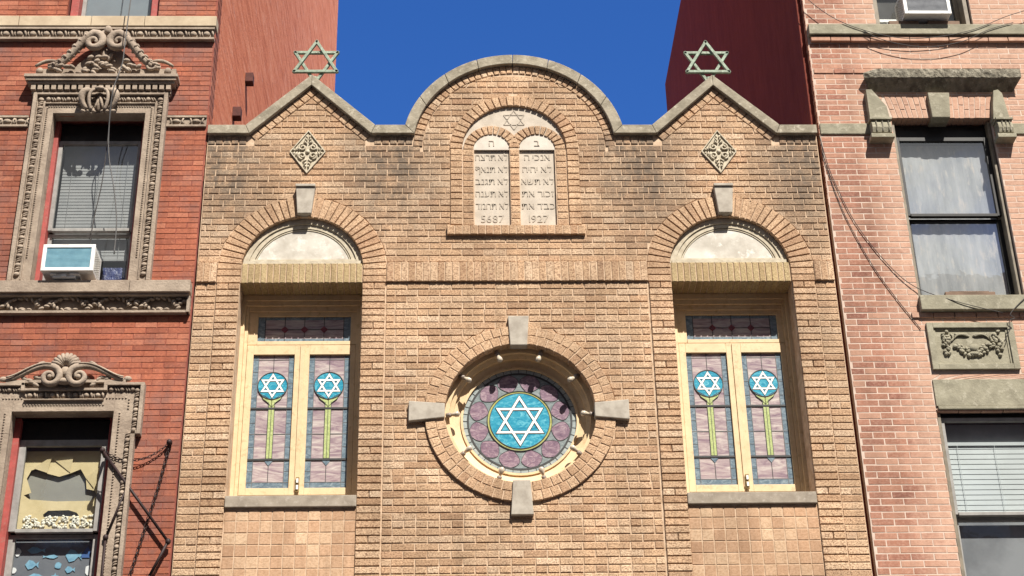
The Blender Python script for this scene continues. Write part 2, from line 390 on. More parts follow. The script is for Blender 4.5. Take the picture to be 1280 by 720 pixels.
def intervals(ins, x0, x1, z, st=.01):
    out = []; cur = None; n = int(round((x1-x0)/st))
    for i in range(n+1):
        x = x0+i*st
        if ins(x, z):
            if cur is None: cur = x
            last = x
        elif cur is not None:
            out.append((cur, last)); cur = None
    if cur is not None: out.append((cur, last))
    return out
def field(mb, ins, x0, x1, z0, rows, L, H, g=.01, yf=0., d=.05, hdr=6, mi=0, jit=.0022, zorg=0, seedoff=0, b=.006, yfun=None):
    for r in range(rows):
        za = z0+r*H+g/2; zb = z0+(r+1)*H-g/2
        A = intervals(ins, x0, x1, za); B = intervals(ins, x0, x1, zb); Mm = intervals(ins, x0, x1, (za+zb)/2)
        if len(A) == len(B) == len(Mm): iv = [(a[0], a[1], b_[0], b_[1]) for a, b_ in zip(A, B)]
        else: iv = [(m[0], m[1], m[0], m[1]) for m in Mm]
        header = hdr and (r+zorg) % hdr == 0
        l = L/2 if header else L
        off = (0 if (r % 2 == 0) else l/2)+seedoff+(random.uniform(-.01, .01))
        for (al, ar, bl, br) in iv:
            lo, hi = min(al, bl), max(ar, br)
            k = math.floor((lo-off)/l)
            xa = k*l+off
            while xa < hi:
                xb = xa+l
                j1 = random.uniform(-.003, .003)
                q = [max(xa+g/2, al), min(xb-g/2+j1, ar), min(xb-g/2+j1, br), max(xa+g/2, bl)]
                if q[1]-q[0] > .025 or q[2]-q[3] > .025:
                    if q[1] < q[0]: q[0] = q[1] = (q[0]+q[1])/2
                    if q[2] < q[3]: q[2] = q[3] = (q[2]+q[3])/2
                    dz = random.uniform(-.0015, .0015)
                    yy = yf if yfun is None else yf+yfun((xa+xb)/2, (za+zb)/2)
                    mb.brick([(q[0], za+dz), (q[1], za+dz), (q[2], zb+dz), (q[3], zb+dz)], yy, d, b, mi, jit)
                xa = xb
def ring(mb, cx, cz, r0, r1, a0, a1, n, yf, d, g=.01, mi=0, skip=None, b=.006):
    for i in range(n):
        am = a0+(a1-a0)*(i+.5)/n
        if skip and skip(am): continue
        h = abs(a1-a0)/n/2
        def P(r, s):
            a = rad(am)+s*(rad(h)-g/2/r)
            return (cx+r*math.cos(a), cz+r*math.sin(a))
        mb.brick([P(r0, 1), P(r0, -1), P(r1, -1), P(r1, 1)], yf, d, b, mi)
def spiral(cx, cz, r0, r1, turns, start, y, sgn=1, n=26):
    pts = []
    for i in range(n+1):
        t = i/n; r = r0+(r1-r0)*t; a = rad(start)+sgn*2*PI*turns*t
        pts.append((cx+r*math.cos(a), y, cz+r*math.sin(a)))
    return pts
def bez(p0, p1, p2, p3, n=12):
    return [tuple((1-t)**3*a+3*(1-t)**2*t*b+3*(1-t)*t*t*c+t**3*d for a, b, c, d in zip(p0, p1, p2, p3)) for t in [i/n for i in range(n+1)]]

# ================================================================== SYNAGOGUE
SYN = thing('synagogue', 'tan brick synagogue with twin gables, arched parapet, Hebrew tablets and round star window', 'synagogue', (0, 0, 0))
HW = 3.80; BAY = 2.556; LB = .2625; HB = .0875
WX0, WX1 = -3.28, -1.835           # left window opening; the right one mirrors it
WZ0, WZ1 = 8.255, 10.94
ZTOP = 13.02
GP, G0, G1 = 2.545, 1.78, 3.285    # gable apex and feet
APEX = 13.75
AC_Z, AR = 12.825, 1.258           # parapet arch
LUN_Z, LUN_R0, LUN_R1 = 11.115, .725, 1.0
RWZ, RW0, RW1 = 9.245, .86, 1.09
TZ = 12.82
def top_z(x):
    ax = abs(x); z = ZTOP
    if G0 < ax < G1:
        z = max(z, ZTOP+(APEX-ZTOP)*(1-abs(ax-GP)/(GP-G0 if ax < GP else G1-GP)))
    if ax < AR: z = max(z, AC_Z+math.sqrt(AR*AR-x*x))
    return z
xs_out = [-HW, -G1, -GP, -G0]
outline = [(-HW, ZTOP), (-G1, ZTOP), (-GP, APEX), (-G0, ZTOP)]
a_s = math.degrees(math.acos(math.sqrt(AR*AR-(ZTOP-AC_Z)**2)/AR))
outline += arcpts(0, AC_Z, AR, 180-a_s, a_s, 40)
outline += [(G0, ZTOP), (GP, APEX), (G1, ZTOP), (HW, ZTOP), (HW, 0), (-HW, 0)]
wins = [(WX0, WX1), (-WX1, -WX0)]
tab_hole = [(-.655, 11.70)]+[(.655, 11.70)]+arcpts(0, TZ, .655, 0, 180, 28)
holes = []
for a, b in wins:
    cx = (a+b)/2
    holes.append([(a, WZ0-.13), (b, WZ0-.13), (b, 11.0)]+[(b, 11.0+.02)]+arcpts(cx, LUN_Z, .73, 0, 180, 24)+[(a, 11.02)])
holes.append(arcpts(0, RWZ, RW0+.005, 0, 360, 64)[:-1])
holes.append(tab_hole)
w = MB()
slab(w, [outline]+holes, .009, .34)
w.box(-HW, HW, .7, 12.4, 0, 12.45); 
w.build('masonry_backing_wall', M_MORT, SYN)
r_ = MB(); r_.box(-HW+.02, HW-.02, .36, 12.35, 12.453, 12.50); r_.build('flat_roof', M_ROOF, SYN)

# --- running-bond field
def in_field(x, z):
    ax = abs(x)
    if ax > HW-.004: return False
    t = top_z(x)
    if ax < 1.165:
        if z > AC_Z and math.hypot(x, z-AC_Z) > AR-.118: return False
    elif 1.735 < ax < 3.32:
        if z > t-.162: return False
    elif z > ZTOP-.128: return False
    if z < 11.21:
        if ax > 1.5695 and z < 10.93: return False        # pier strips
        if ax > 1.55 and z >= 10.93 and not (ax > 9): 
            if abs(ax-BAY) < LUN_R1+.004: return False
        if 10.925 < z < 11.213: return False
    if abs(ax-BAY) < LUN_R1+.006 and z <= LUN_Z: return False
    if math.hypot(ax-BAY, z-LUN_Z) < LUN_R1+.004 and z > LUN_Z-.01: return False
    if math.hypot(x, z-RWZ) < RW1+.003: return False
    if ax < .79 and 11.59 < z <= TZ: return False
    if ax < .842 and 11.585 < z < 11.725: return False
    if math.hypot(x, z-TZ) < .803 and z > TZ: return False
    return True
ZB0 = 6.475+.0675
m = MB()
nrow = int((14.2-ZB0)/HB)
field(m, in_field, -HW, HW, 10.93-51*HB, 51, LB, HB, .0115, 0, .05, 6, zorg=2)
field(m, in_field, -HW, HW, 11.215, int((14.2-11.215)/HB), LB, HB, .0105, 0, .05, 6, zorg=1)
m.build('running_bond_brickwork', M_TAN, SYN)
# --- stack-bond strips beside the windows (deep bricks make the reveals) and outer pier strips
for sgn in (-1, 1):
    for (a, b, yf, d) in ((1.562, 1.837, -.016, .33), (3.28, 3.552, -.016, .33), (3.556, 3.797, .0, .1)):
        m = MB()
        for r in range(51):
            z0 = 10.93-(r+1)*HB+.006; z1 = 10.93-r*HB-.006
            qs = [(a+.005, b-.003)] if r % 6 else [(a+.005, (a+b)/2-.005), ((a+b)/2+.005, b-.003)]
            for (p, q) in qs:
                x0, x1 = (p, q) if sgn > 0 else (-q, -p)
                m.brick([(x0, z0), (x1, z0), (x1, z1), (x0, z1)], yf, d, .006)
        m.build('stacked_pier', M_TAN, SYN)
# --- window arches
for sgn in (-1, 1):
    m = MB(); cx = sgn*BAY
    ring(m, cx, LUN_Z, LUN_R0, LUN_R1, 0, 180, 33, -.014, .08, .012, skip=lambda a: abs(a-90) < 5.2)
    for s in (-1, 1):
        for r in range(2):
            z0 = 10.935+r*.0895+.004; z1 = z0+.081
            xa, xb = sorted((cx+s*LUN_R0, cx+s*LUN_R1))
            m.brick([(xa, z0), (xb, z0), (xb, z1), (xa, z1)], -.014, .34)
    m.build('brick_window_arch', M_TANARCH, SYN)
    m = MB(); n = 19; x0 = cx-.715; wv = 1.43/n
    for i in range(n):
        m.brick([(x0+i*wv+.006, 10.937), (x0+(i+1)*wv-.006, 10.937), (x0+(i+1)*wv-.006, 11.195), (x0+i*wv+.006, 11.195)], -.004, .34)
    m.box(cx-.72, cx+.72, .008, .34, 10.945, 11.19, 1)
    m.build('yellow_brick_lintel', [M_YEL, M_MORT], SYN)
# --- belt of soldiers
def soldiers(x0, x1, yf, n):
    m = MB(); m.box(x0+.003, x1-.003, yf+.008, .02, 10.946, 11.2, 1)
    wv = (x1-x0)/n
    for i in range(n):
        m.brick([(x0+i*wv+.0055, 10.94), (x0+(i+1)*wv-.0055, 10.94), (x0+(i+1)*wv-.0055, 11.205), (x0+i*wv+.0055, 11.205)], yf, .09)
    m.build('soldier_course', [M_TAN, M_MORT], SYN)
soldiers(-1.556, 1.556, -.030, 36); soldiers(-3.797, -3.558, -.030, 3); soldiers(3.558, 3.797, -.030, 3)
# --- rowlock edging under the coping
m = MB()
ring(m, 0, AC_Z, AR-.115, AR-.002, 1.5, 178.5, 44, -.006, .06, .012)
for s in (-1, 1):
    for (xa, xb) in ((G0, GP), (GP, G1)):
        p0 = Vector((s*xa, ZTOP if xa == G0 else APEX)); p1 = Vector((s*xb, APEX if xa == G0 else ZTOP))
        dv = (p1-p0).normalized(); nv = Vector((dv.y, -dv.x))
        if nv.y > 0: nv = -nv
        Ls = (p1-p0).length; n = 9
        for i in range(n):
            a = p0+dv*(Ls*i/n+.006); b = p0+dv*(Ls*(i+1)/n-.006)
            q = [a+nv*.115, b+nv*.115, b, a]
            if (q[1]-q[0]).x < 0: q = [q[1], q[0], q[3], q[2]]
            if all(abs(t.x) < 1.2 or True for t in q): m.brick([(t.x, t.y) for t in q], -.006, .06)
    for (xa, xb) in ((1.262, 1.742), (3.318, HW-.003)):
        n = max(1, round((xb-xa)/.1)); wv = (xb-xa)/n
        for i in range(n):
            x0, x1 = sorted((s*(xa+i*wv+.006), s*(xa+(i+1)*wv-.006)))
            m.brick([(x0, ZTOP-.125), (x1, ZTOP-.125), (x1, ZTOP-.01), (x0, ZTOP-.01)], -.003, .05)
m.build('rowlock_edging', M_TAN, SYN)
# --- coping
m = MB(); CT = .125; YF, YB = -.062, .40
def cope(poly): m.prism(poly, YF, YB)
def mit(px, s):  # vertical offset line for slopes
    return 0
for s in (-1, 1):
    dzl = CT
    sl1 = (APEX-ZTOP)/(GP-G0); sl2 = (APEX-ZTOP)/(G1-GP)
    k = CT*1.36
    xi = s*(G0-CT*.42); xo = s*(G1+CT*.42)
    cope([(s*HW, ZTOP), (s*HW, ZTOP+CT), (s*(G1+.055), ZTOP+CT), (s*(G1+.003), ZTOP)])
    cope([(s*G1, ZTOP), (s*(G1+.052), ZTOP+CT), (s*GP, APEX+k-.01), (s*GP, APEX)] if s > 0 else [(s*G1, ZTOP), (s*(G1+.052), ZTOP+CT), (s*GP, APEX+k-.01), (s*GP, APEX)])
    cope([(s*(GP-.002), APEX), (s*(GP-.002), APEX+k-.01), (s*(G0-.052), ZTOP+CT), (s*G0, ZTOP)])
    xa = math.sqrt(AR*AR-(ZTOP-AC_Z)**2); xb = math.sqrt((AR+CT+.012)**2-(ZTOP+CT-AC_Z)**2)
    cope([(s*(G0-.003), ZTOP), (s*(G0-.055), ZTOP+CT), (s*(xb+.003), ZTOP+CT), (s*(xa+.003), ZTOP)])
ab = math.degrees(math.asin((ZTOP+CT-AC_Z)/(AR+CT+.012)))
segs = 8
for i in range(segs):
    gi = .12
    ai0 = a_s+(180-2*a_s)*i/segs+(gi if i else 0); ai1 = a_s+(180-2*a_s)*(i+1)/segs-(gi if i < segs-1 else 0)
    ao0 = ab+(180-2*ab)*i/segs+(gi if i else 0); ao1 = ab+(180-2*ab)*(i+1)/segs-(gi if i < segs-1 else 0)
    I = arcpts(0, AC_Z, AR, ai0, ai1, 9); O = arcpts(0, AC_Z, AR+CT+.012, ao0, ao1, 9)
    for j in range(9):
        pass
    m.prism(I+O[::-1], YF, YB)
m.build('stone_coping', M_COPE, SYN, bevel=.007)

# --- star finials
m = MB()
def starbars(mb, cx, y, cz, R, t, mi=0):
    for k, up in enumerate((1, -1)):
        P = [(cx+R*math.sin(rad(a))*1, y+(.012 if k else -.012), cz+up*R*math.cos(rad(a))) for a in (0, 120, 240)]
        for i in range(3):
            a = Vector(P[i]); b = Vector(P[(i+1) % 3]); d = (b-a).normalized()
            mb.tube([a-d*t*.7, b+d*t*.7], t, mi, 4)
starbars(m, -2.51, .03, 14.165, .312, .027)
m.tube([(-2.51, .03, 13.80), (-2.51, .03, 13.93)], .03)
STAR = m.build('star_of_david_finial', M_BRONZE, SYN, bevel=.004)
o = STAR.copy(); COL.objects.link(o); o.parent = SYN; o.location = (5.02, 0, 0); ORG[o] = Vector((0, 0, 0))

# --- diamond ornaments
m = MB(); cx, cz, a, b = -2.556, 12.775, .222, .318
m.prism([(cx-a, cz), (cx, cz-b), (cx+a, cz), (cx, cz+b)], -.004, .05)
k = .12
for (p, q) in (((-a, 0), (0, -b)), ((0, -b), (a, 0)), ((a, 0), (0, b)), ((0, b), (-a, 0))):
    p0 = Vector(p); q0 = Vector(q)
    m.prism([(cx+p0.x, cz+p0.y), (cx+q0.x, cz+q0.y), (cx+q0.x*.93, cz+q0.y*.93), (cx+p0.x*.93, cz+p0.y*.93)], -.022, 0.0)
for sx in (-1, 1):
    for sz in (-1, 1):
        m.tube(spiral(cx+sx*.065, cz+sz*.062, .05, .012, 1.3, 90 if sz > 0 else -90, -.016, -sx*sz), [.013]*27, 0, 5)
        for t in (0, 1, 2):
            m.tube([(cx+sx*.012, -.014, cz+sz*(.11+.045*t)), (cx+sx*(.04-.008*t), -.022, cz+sz*(.145+.042*t)), (cx+sx*(.055-.015*t), -.012, cz+sz*(.135+.045*t))], [.008, .012, .006], 0, 5)
            m.tube([(cx+sx*(.10+.03*t), -.014, cz+sz*.008), (cx+sx*(.115+.03*t), -.022, cz+sz*(.05-.01*t)), (cx+sx*(.10+.03*t), -.012, cz+sz*(.075-.016*t))], [.008, .011, .005], 0, 5)
m.ell(cx, -.012, cz, .03, .02, .03)
DIA = m.build('diamond_scroll_ornament', M_TERRA, SYN)
o = DIA.copy(); COL.objects.link(o); o.parent = SYN; o.location = (2*2.552, 0, 0)

# --- keystones
def keystone(pts, y0, name='keystone'):
    mm = MB(); mm.prism(pts, y0, .06); return mm.build(name, M_KEY, SYN, bevel=.008)
for s in (-1, 1):
    c = s*BAY+(.0 if s < 0 else -.005)
    keystone([(c-.084, 11.855), (c+.084, 11.855), (c+.116, 12.225), (c-.116, 12.225)], -.075, 'arch_keystone')
    mm = MB(); mm.box(c-.12, c+.12, -.095, .05, 12.2255, 12.262); mm.build('keystone_cap', M_KEY, SYN, bevel=.006)
p = .06
def K(x, z): return (fx(x, p), fz(z, p))
keystone([K(-.100, 10.105), K(.096, 10.105), K(.124, 10.487), K(-.122, 10.487)], -p, 'round_window_keystone')
keystone([K(-.128, 8.016), K(.122, 8.016), K(.094, 8.425), K(-.10, 8.425)], -p, 'round_window_keystone')
keystone([K(-1.272, 9.150), K(-.862, 9.195), K(-.862, 9.370), K(-1.272, 9.400)], -p, 'round_window_keystone')
keystone([K(.85, 9.195), K(1.245, 9.155), K(1.245, 9.405), K(.85, 9.370)], -p, 'round_window_keystone')

# --- lunettes
m = MB(); cx = -BAY
def halfdisc(r, zb, n=30):
    a = math.degrees(math.asin((zb-LUN_Z)/r)); return arcpts(cx, LUN_Z, r, a, 180-a, n)
m.prism(halfdisc(.72, 11.207), .085, .14, 2)
m.prism(halfdisc(.575, 11.285), .078, .1, 1)
for (r0, r1, y) in ((.655, .722, .045), (.60, .655, .062), (.578, .590, .070)):
    A0 = math.degrees(math.asin((11.207-LUN_Z)/r0))
    I = arcpts(cx, LUN_Z, r0, A0, 180-A0, 30); O = arcpts(cx, LUN_Z, r1, A0, 180-A0, 30)
    for i in range(30): m.prism([I[i], I[i+1], O[i+1], O[i]], y, .1)
m.box(cx-.69, cx+.69, .02, .1, 11.207, 11.247); m.box(cx-.63, cx+.63, .05, .1, 11.249, 11.282)
LUN = m.build('marble_lunette', [M_TERRA, M_MARB, M_TERRA], SYN)
o = LUN.copy(); COL.objects.link(o); o.parent = SYN; o.location = (2*BAY, 0, 0)

# --- tablets
m = MB()
ring(m, 0, TZ, .648, .80, 0, 180, 26, -.014, .08, .012)
for s in (-1, 1):
    nz = 12
    for r in range(nz):
        h = (TZ-11.722)/nz; z0 = 11.722+r*h
        x0, x1 = sorted((s*.648, s*.795)); m.brick([(x0+.003, z0+.005), (x1-.003, z0+.005), (x1-.003, z0+h-.005), (x0+.003, z0+h-.005)], -.014, .08)
        x0, x1 = sorted((s*.509, s*.640)); m.brick([(x0+.003, z0+.005), (x1-.003, z0+.005), (x1-.003, z0+h-.005), (x0+.003, z0+h-.005)], .004, .08)
        if s > 0: m.brick([(-.055, z0+.005), (.055, z0+.005), (.055, z0+h-.005), (-.055, z0+h-.005)], .004, .08)
    ring(m, s*.282, TZ, .227, .352, 5 if s < 0 else 0, 180 if s < 0 else 175, 13, .004, .08, .012)
nb = 18; wv = 1.676/nb
for i in range(nb):
    m.brick([(-.838+i*wv+.005, 11.575), (-.838+(i+1)*wv-.005, 11.575), (-.838+(i+1)*wv-.005, 11.70), (-.838+i*wv+.005, 11.70)], -.045, .08)
m.box(-.835, .835, -.037, .06, 11.58, 11.695, 1); m.box(-.65, -.50, .012, .1, 11.70, TZ, 1); m.box(.50, .65, .012, .1, 11.70, TZ, 1); m.box(-.06, .06, .012, .1, 11.70, TZ+.1, 1)
m.build('tablet_brick_surround', [M_TANARCH, M_MORT], SYN)
m = MB(); m.prism(arcpts(0, TZ, .655, 0, 180, 40), .028, .12)
LS = m.build('stone_lunette', M_LIME, SYN)
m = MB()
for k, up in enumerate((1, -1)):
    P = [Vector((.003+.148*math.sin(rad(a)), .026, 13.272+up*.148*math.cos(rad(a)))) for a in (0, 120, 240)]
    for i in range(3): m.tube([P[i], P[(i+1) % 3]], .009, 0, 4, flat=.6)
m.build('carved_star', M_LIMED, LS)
rowsR = ['ה יכנא', 'היהי אל', 'אשת אל', 'תא רוכז', 'תא דבכ']      # Hebrew rows stored in visual order
rowsL = ['חצרת אל', 'ףאנת אל', 'בנגת אל', 'הנעת אל', 'דמחת אל']
for s, head, rows, num in ((-1, 'ה', rowsL, '5687'), (1, 'ב', rowsR, '1927')):
    cx = s*.282
    m = MB(); m.prism([(cx-.225, 11.70), (cx+.225, 11.70), (cx+.225, 12.815), (cx-.225, 12.815)], .05, .12)
    m.prism([(cx-.225, 12.822), (cx+.225, 12.822)]+arcpts(cx, TZ+.003, .225, 1, 179, 24), .020, .12, 1)
    tb = m.build('stone_tablet', [M_LIME, mat('white_limestone', (.60, .54, .46), (.50, .44, .37), 6, .9, 70, .003) if s < 0 else bpy.data.materials['white_limestone']], SYN)
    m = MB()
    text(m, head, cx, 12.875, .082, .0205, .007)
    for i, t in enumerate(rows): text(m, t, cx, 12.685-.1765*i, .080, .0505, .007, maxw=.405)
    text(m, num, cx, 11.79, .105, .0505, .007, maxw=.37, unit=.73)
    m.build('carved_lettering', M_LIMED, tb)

# --- round window
m = MB()
sk = lambda a: min(abs((a % 90)), 90-(a % 90)) < 5.6
ring(m, 0, RWZ, RW0, RW0+.112, 0, 360, 52, -.034, .12, .012, skip=sk)
ring(m, 0, RWZ, RW0+.117, RW1, 0, 360, 60, -.034, .09, .012, skip=lambda a: min(abs((a % 90)), 90-(a % 90)) < 5.4)
for i in range(64):
    A = arcpts(0, RWZ, RW0+.004, i*5.625, (i+1)*5.625, 1); B = arcpts(0, RWZ, RW1-.004, i*5.625, (i+1)*5.625, 1)
    m.prism([A[0], A[1], B[1], B[0]], -.026, .1, 1)
m.build('round_brick_ring', [M_TANARCH, M_MORT], SYN)
def annulus(mb, cz, r0, r1, y0, y1, mi=0, n=64, y0o=None):
    vs = []; fs = []
    for i in range(n):
        c, s_ = math.cos(2*PI*i/n), math.sin(2*PI*i/n)
        yo = y0 if y0o is None else y0o
        vs += [(r0*c, y0, cz+r0*s_), (r1*c, yo, cz+r1*s_), (r1*c, y1, cz+r1*s_), (r0*c, y1, cz+r0*s_)]
    for i in range(n):
        j = (i+1) % n
        for k in range(4):
            fs.append((4*i+k, 4*i+(k+1) % 4, 4*j+(k+1) % 4, 4*j+k)[::-1])
    mb.add(vs, fs, mi, False)
m = MB()
annulus(m, RWZ, .81, .866, .10, .34)
annulus(m, RWZ, .765, .812, .175, .34, y0o=.15)
annulus(m, RWZ, .68, .766, .235, .34, y0o=.215)
annulus(m, RWZ, .655, .682, .215, .34)
RW = m.build('round_window', M_CREAM, SYN)
GY = .245
m = MB()
mats = [G_GREY, G_TEAL, G_WHITE, G_PURP, G_YGRN, G_LEAD, G_RIM, G_LEADL]
def disc(r, y, mi, n=64): m.prism(arcpts(0, RWZ, r, 0, 360, n)[:-1], y, .3, mi)
disc(.66, GY, 0)
annulus(m, RWZ, .598, .655, GY-.002, .29, 6)
for i in range(44):
    a = 2*PI*i/44
    m.tube([(.6*math.cos(a), GY-.003, RWZ+.6*math.sin(a)), (.655*math.cos(a), GY-.003, RWZ+.655*math.sin(a))], .004, 5, 4)
for r in (.592, .603): annulus(m, RWZ, r-.005, r+.005, GY-.006, .29, 5)
for k in range(12):
    a = rad(15+30*k); ca, sa = math.cos(a), math.sin(a)
    pts = []
    for i in range(25):
        t = 2*PI*i/24
        u = .487+.115*math.cos(t); v = .123*math.sin(t)*(1-.12*abs(math.cos(t)))*(1+.14*math.cos(t))
        v *= abs(math.sin(t))**.55
        pts.append((u*ca-v*sa, RWZ+u*sa+v*ca))
    pts = pts[:-1]
    m.prism(pts, GY-.003-.0003*(k % 2), .29, 3)
    m.tube([(x, GY-.003, z) for x, z in pts], .0032, 5, 4, closed=True)
disc(.372, GY-.006, 4); disc(.345, GY-.010, 1)
for r in (.374, .346): annulus(m, RWZ, r-.004, r+.004, GY-.012, .29, 5)
R = .30
def starlines(cx, cz, R, y, t, lt, mw, ml, rot=0):
    for k, up in enumerate((1, -1)):
        P = [Vector((cx+R*math.sin(rad(a+rot)), cz+up*R*math.cos(rad(a+rot)))) for a in (0, 120, 240)]
        for i in range(3):
            a, b = P[i], P[(i+1) % 3]; d = (b-a).normalized(); n = Vector((-d.y, d.x))
            if (a+n-Vector((cx, cz))).length > (a-n-Vector((cx, cz))).length: n = -n
            e = t*1.732
            for (o0, o1, yy, mm) in ((-lt, t+lt, y, ml), (0, t, y-.0022-.0006*k, mw)):
                q = [a+d*(-.0)+n*o0-d*(-o0*1.732), b-d*(o0*1.732)+n*o0, b-d*(o1*1.732)+n*o1, a+d*(o1*1.732)+n*o1]
                q[0] = a+d*(o0*1.732)+n*o0
                m.prism([(v.x, v.y) for v in q], yy-.0001*i, GY+.03, mm)
starlines(0, RWZ, .315, GY-.014, .025, .007, 2, 5)
for (z, x0, x1) in ((RWZ, -.3, -.16),): pass
m.build('rose_stained_glass', mats, RW)
for k in range(10):
    a = rad(90-18-36*k); m = MB(); ca, sa = math.cos(a), math.sin(a)
    P = lambda r, y: (r*ca, y, RWZ+r*sa)
    m.tube([P(.845, .075), P(.80, .06), P(.79, .055)], [.026, .03, .024], 1, 8)
    m.tube([P(.785, .053), P(.765, .048), P(.735, .040), P(.705, .033), P(.69, .03)], [.015, .022, .034, .032, .012], 0, 10)
    m.build('light_bulb', [M_BULB, M_SOCK], RW)

# --- casement windows
def casement():
    cx = -2.556; m = MB(); x0, x1 = WX0-.006, WX1+.006
    m.box(x0, -3.236, .300, .5, WZ0, 10.935); m.box(-3.236, -3.196, .335, .5, WZ0, 10.80)
    m.box(-1.876, x1, .300, .5, WZ0, 10.935); m.box(-1.916, -1.876, .335, .5, WZ0, 10.80)
    m.box(-3.236, -1.876, .300, .5, 10.86, 10.935); m.box(-3.236, -1.876, .318, .5, 10.80, 10.86)
    m.box(-3.196, -1.916, .345, .5, 10.735, 10.80)
    # transom sash
    m.box(-3.196, -3.085, .362, .5, 10.30, 10.735); m.box(-1.985, -1.916, .362, .5, 10.30, 10.735)
    m.box(-3.085, -1.985, .362, .5, 10.68, 10.735); m.box(-3.085, -1.985, .352, .5, 10.293, 10.342)
    m.box(-3.19, -1.92, .36, .5, 8.255, 8.40)
    fr = m.build('casement_window', M_CREAM, SYN, bevel=.004)
    for (a, b, g0, g1) in ((-3.193, -2.543, -3.115, -2.632), (-2.537, -1.919, -2.457, -1.979)):
        m = MB()
        m.box(a, g0, .350, .42, 8.40, 10.288); m.box(g1, b, .350, .42, 8.40, 10.288)
        m.box(g0, g1, .3505, .42, 10.165, 10.288); m.box(g0, g1, .3505, .42, 8.40, 8.487)
        if a > -2.6: m.box(-2.565, -2.512, .334, .352, 8.45, 10.28)
        m.build('sash', M_CREAM, fr, bevel=.004)
        m = MB(); ms = [G_LAV, G_BLUE, G_TEAL, G_WHITE, G_GREEN, G_LEAD, G_LEADL]
        globals()['_m'] = m
        Y = .382; gx = (g0+g1)/2
        m.box(g0, g1, Y, .42, 8.487, 10.165, 0)
        for (p, q, r, s) in ((g0, g0+.064, 8.487, 10.165), (g1-.064, g1, 8.487, 10.165), (g0+.064, g1-.064, 8.487, 8.565)): m.box(p, q, Y-.002, .41, r, s, 1)
        for x in (g0+.064, g1-.064): m.box(x-.003, x+.003, Y-.006, .41, 8.487, 10.165, 6)
        m.box(gx-.003, gx+.003, Y-.005, .41, 8.565, 10.165, 5)
        for z, t in ((8.565, .003), (9.16, .0035), (9.80, .003), (10.11, .003)): m.box(g0+.0, g1-.0, Y-.0045, .41, z-t, z+t, 6)
        for z in (8.70, 9.0, 9.3, 9.62, 9.95):
            m.box(g0, g0+.062, Y-.0048, .41, z-.002, z+.002, 6); m.box(g1-.062, g1, Y-.0048, .41, z-.002, z+.002, 6)
        for z in (9.481, 8.842): m.box(g0, g1, Y-.012, .41, z-.011, z+.011, 5)
        # stem, leaves, point
        m.box(gx-.034, gx+.034, Y-.0075, .41, 8.858, 9.56, 4)
        for x in (gx-.035, gx, gx+.035): m.box(x-.003, x+.003, Y-.009, .41, 8.858, 9.56, 5)
        for s in (-1, 1):
            lp = [(gx, 9.50), (gx+s*.05, 9.56), (gx+s*.10, 9.60), (gx+s*.13, 9.665), (gx+s*.085, 9.64), (gx+s*.03, 9.60), (gx, 9.585)]
            m.prism(lp, Y-.0085-.0003*s, .41, 4); m.tube([(x, Y-.0085, z) for x, z in lp], .004, 5, 4, closed=True)
        m.prism([(gx-.05, 8.83), (gx, 8.765), (gx+.05, 8.83)], Y-.0062, .41, 1)
        m.prism(arcpts(gx, 9.77, .172, 0, 360, 36)[:-1], Y-.0092, .41, 2)
        m.tube([(x, Y-.0095, z) for x, z in arcpts(gx, 9.77, .172, 0, 360, 36)[:-1]], .006, 5, 4, closed=True)
        for k, up in enumerate((1, -1)):
            R = .158
            P = [Vector((gx+R*math.sin(rad(a_)), 9.77+up*R*math.cos(rad(a_)))) for a_ in (0, 120, 240)]
            for i in range(3):
                u, v = P[i], P[(i+1) % 3]; d = (v-u).normalized(); n = Vector((-d.y, d.x))
                if (u+n*.01-Vector((gx, 9.77))).length > (u-n*.01-Vector((gx, 9.77))).length: n = -n
                for (o0, o1, yy, mm) in ((-.005, .025, Y-.0118, 5), (0, .020, Y-.0135-.0006*k, 3)):
                    q = [u+d*(o0*1.732)+n*o0, v-d*(o0*1.732)+n*o0, v-d*(o1*1.732)+n*o1, u+d*(o1*1.732)+n*o1]
                    m.prism([(t.x, t.y) for t in q], yy-.0001*i, .41, mm)
        m.build('stained_glass', ms, fr)
    m = MB(); Y = .39
    m.box(-3.085, -1.985, Y, .42, 10.342, 10.68, 0)
    m.box(-3.085, -3.0, Y-.002, .42, 10.342, 10.68, 1); m.box(-2.07, -1.985, Y-.002, .42, 10.342, 10.68, 1); m.box(-3.0, -2.07, Y-.002, .42, 10.342, 10.39, 1); m.box(-3.0, -2.07, Y-.002, .42, 10.64, 10.68, 1)
    m.box(-3.0, -2.07, Y-.005, .42, 10.508, 10.516, 2)
    for i in range(5): x = -3.0+.93*i/4; m.box(x-.004, x+.004, Y-.004, .42, 10.342, 10.68, 2)
    for i in (1, 2, 3):
        x = -3.0+.93*i/4; m.prism([(x-.045, 10.512), (x, 10.467), (x+.045, 10.512), (x, 10.557)], Y-.007, .42, 3)
    m.build('transom_glass', [G_LAV, G_BLUE, G_LEAD, G_WINE], fr)
    m = MB(); m.box(-2.548, -2.508, .31, .335, 8.425, 8.60, 0); m.box(-2.54, -2.516, .296, .312, 8.45, 8.50, 1); m.box(-2.54, -2.516, .296, .312, 8.53, 8.58, 1)
    m.build('latch', [M_BRASS, M_WHITEP], fr)
    return fr
CW = casement()
o = CW.copy(); COL.objects.link(o); o.parent = SYN; o.location = (2*BAY, 0, 0)
for ch in list(CW.children):
    c = ch.copy(); COL.objects.link(c); c.parent = o
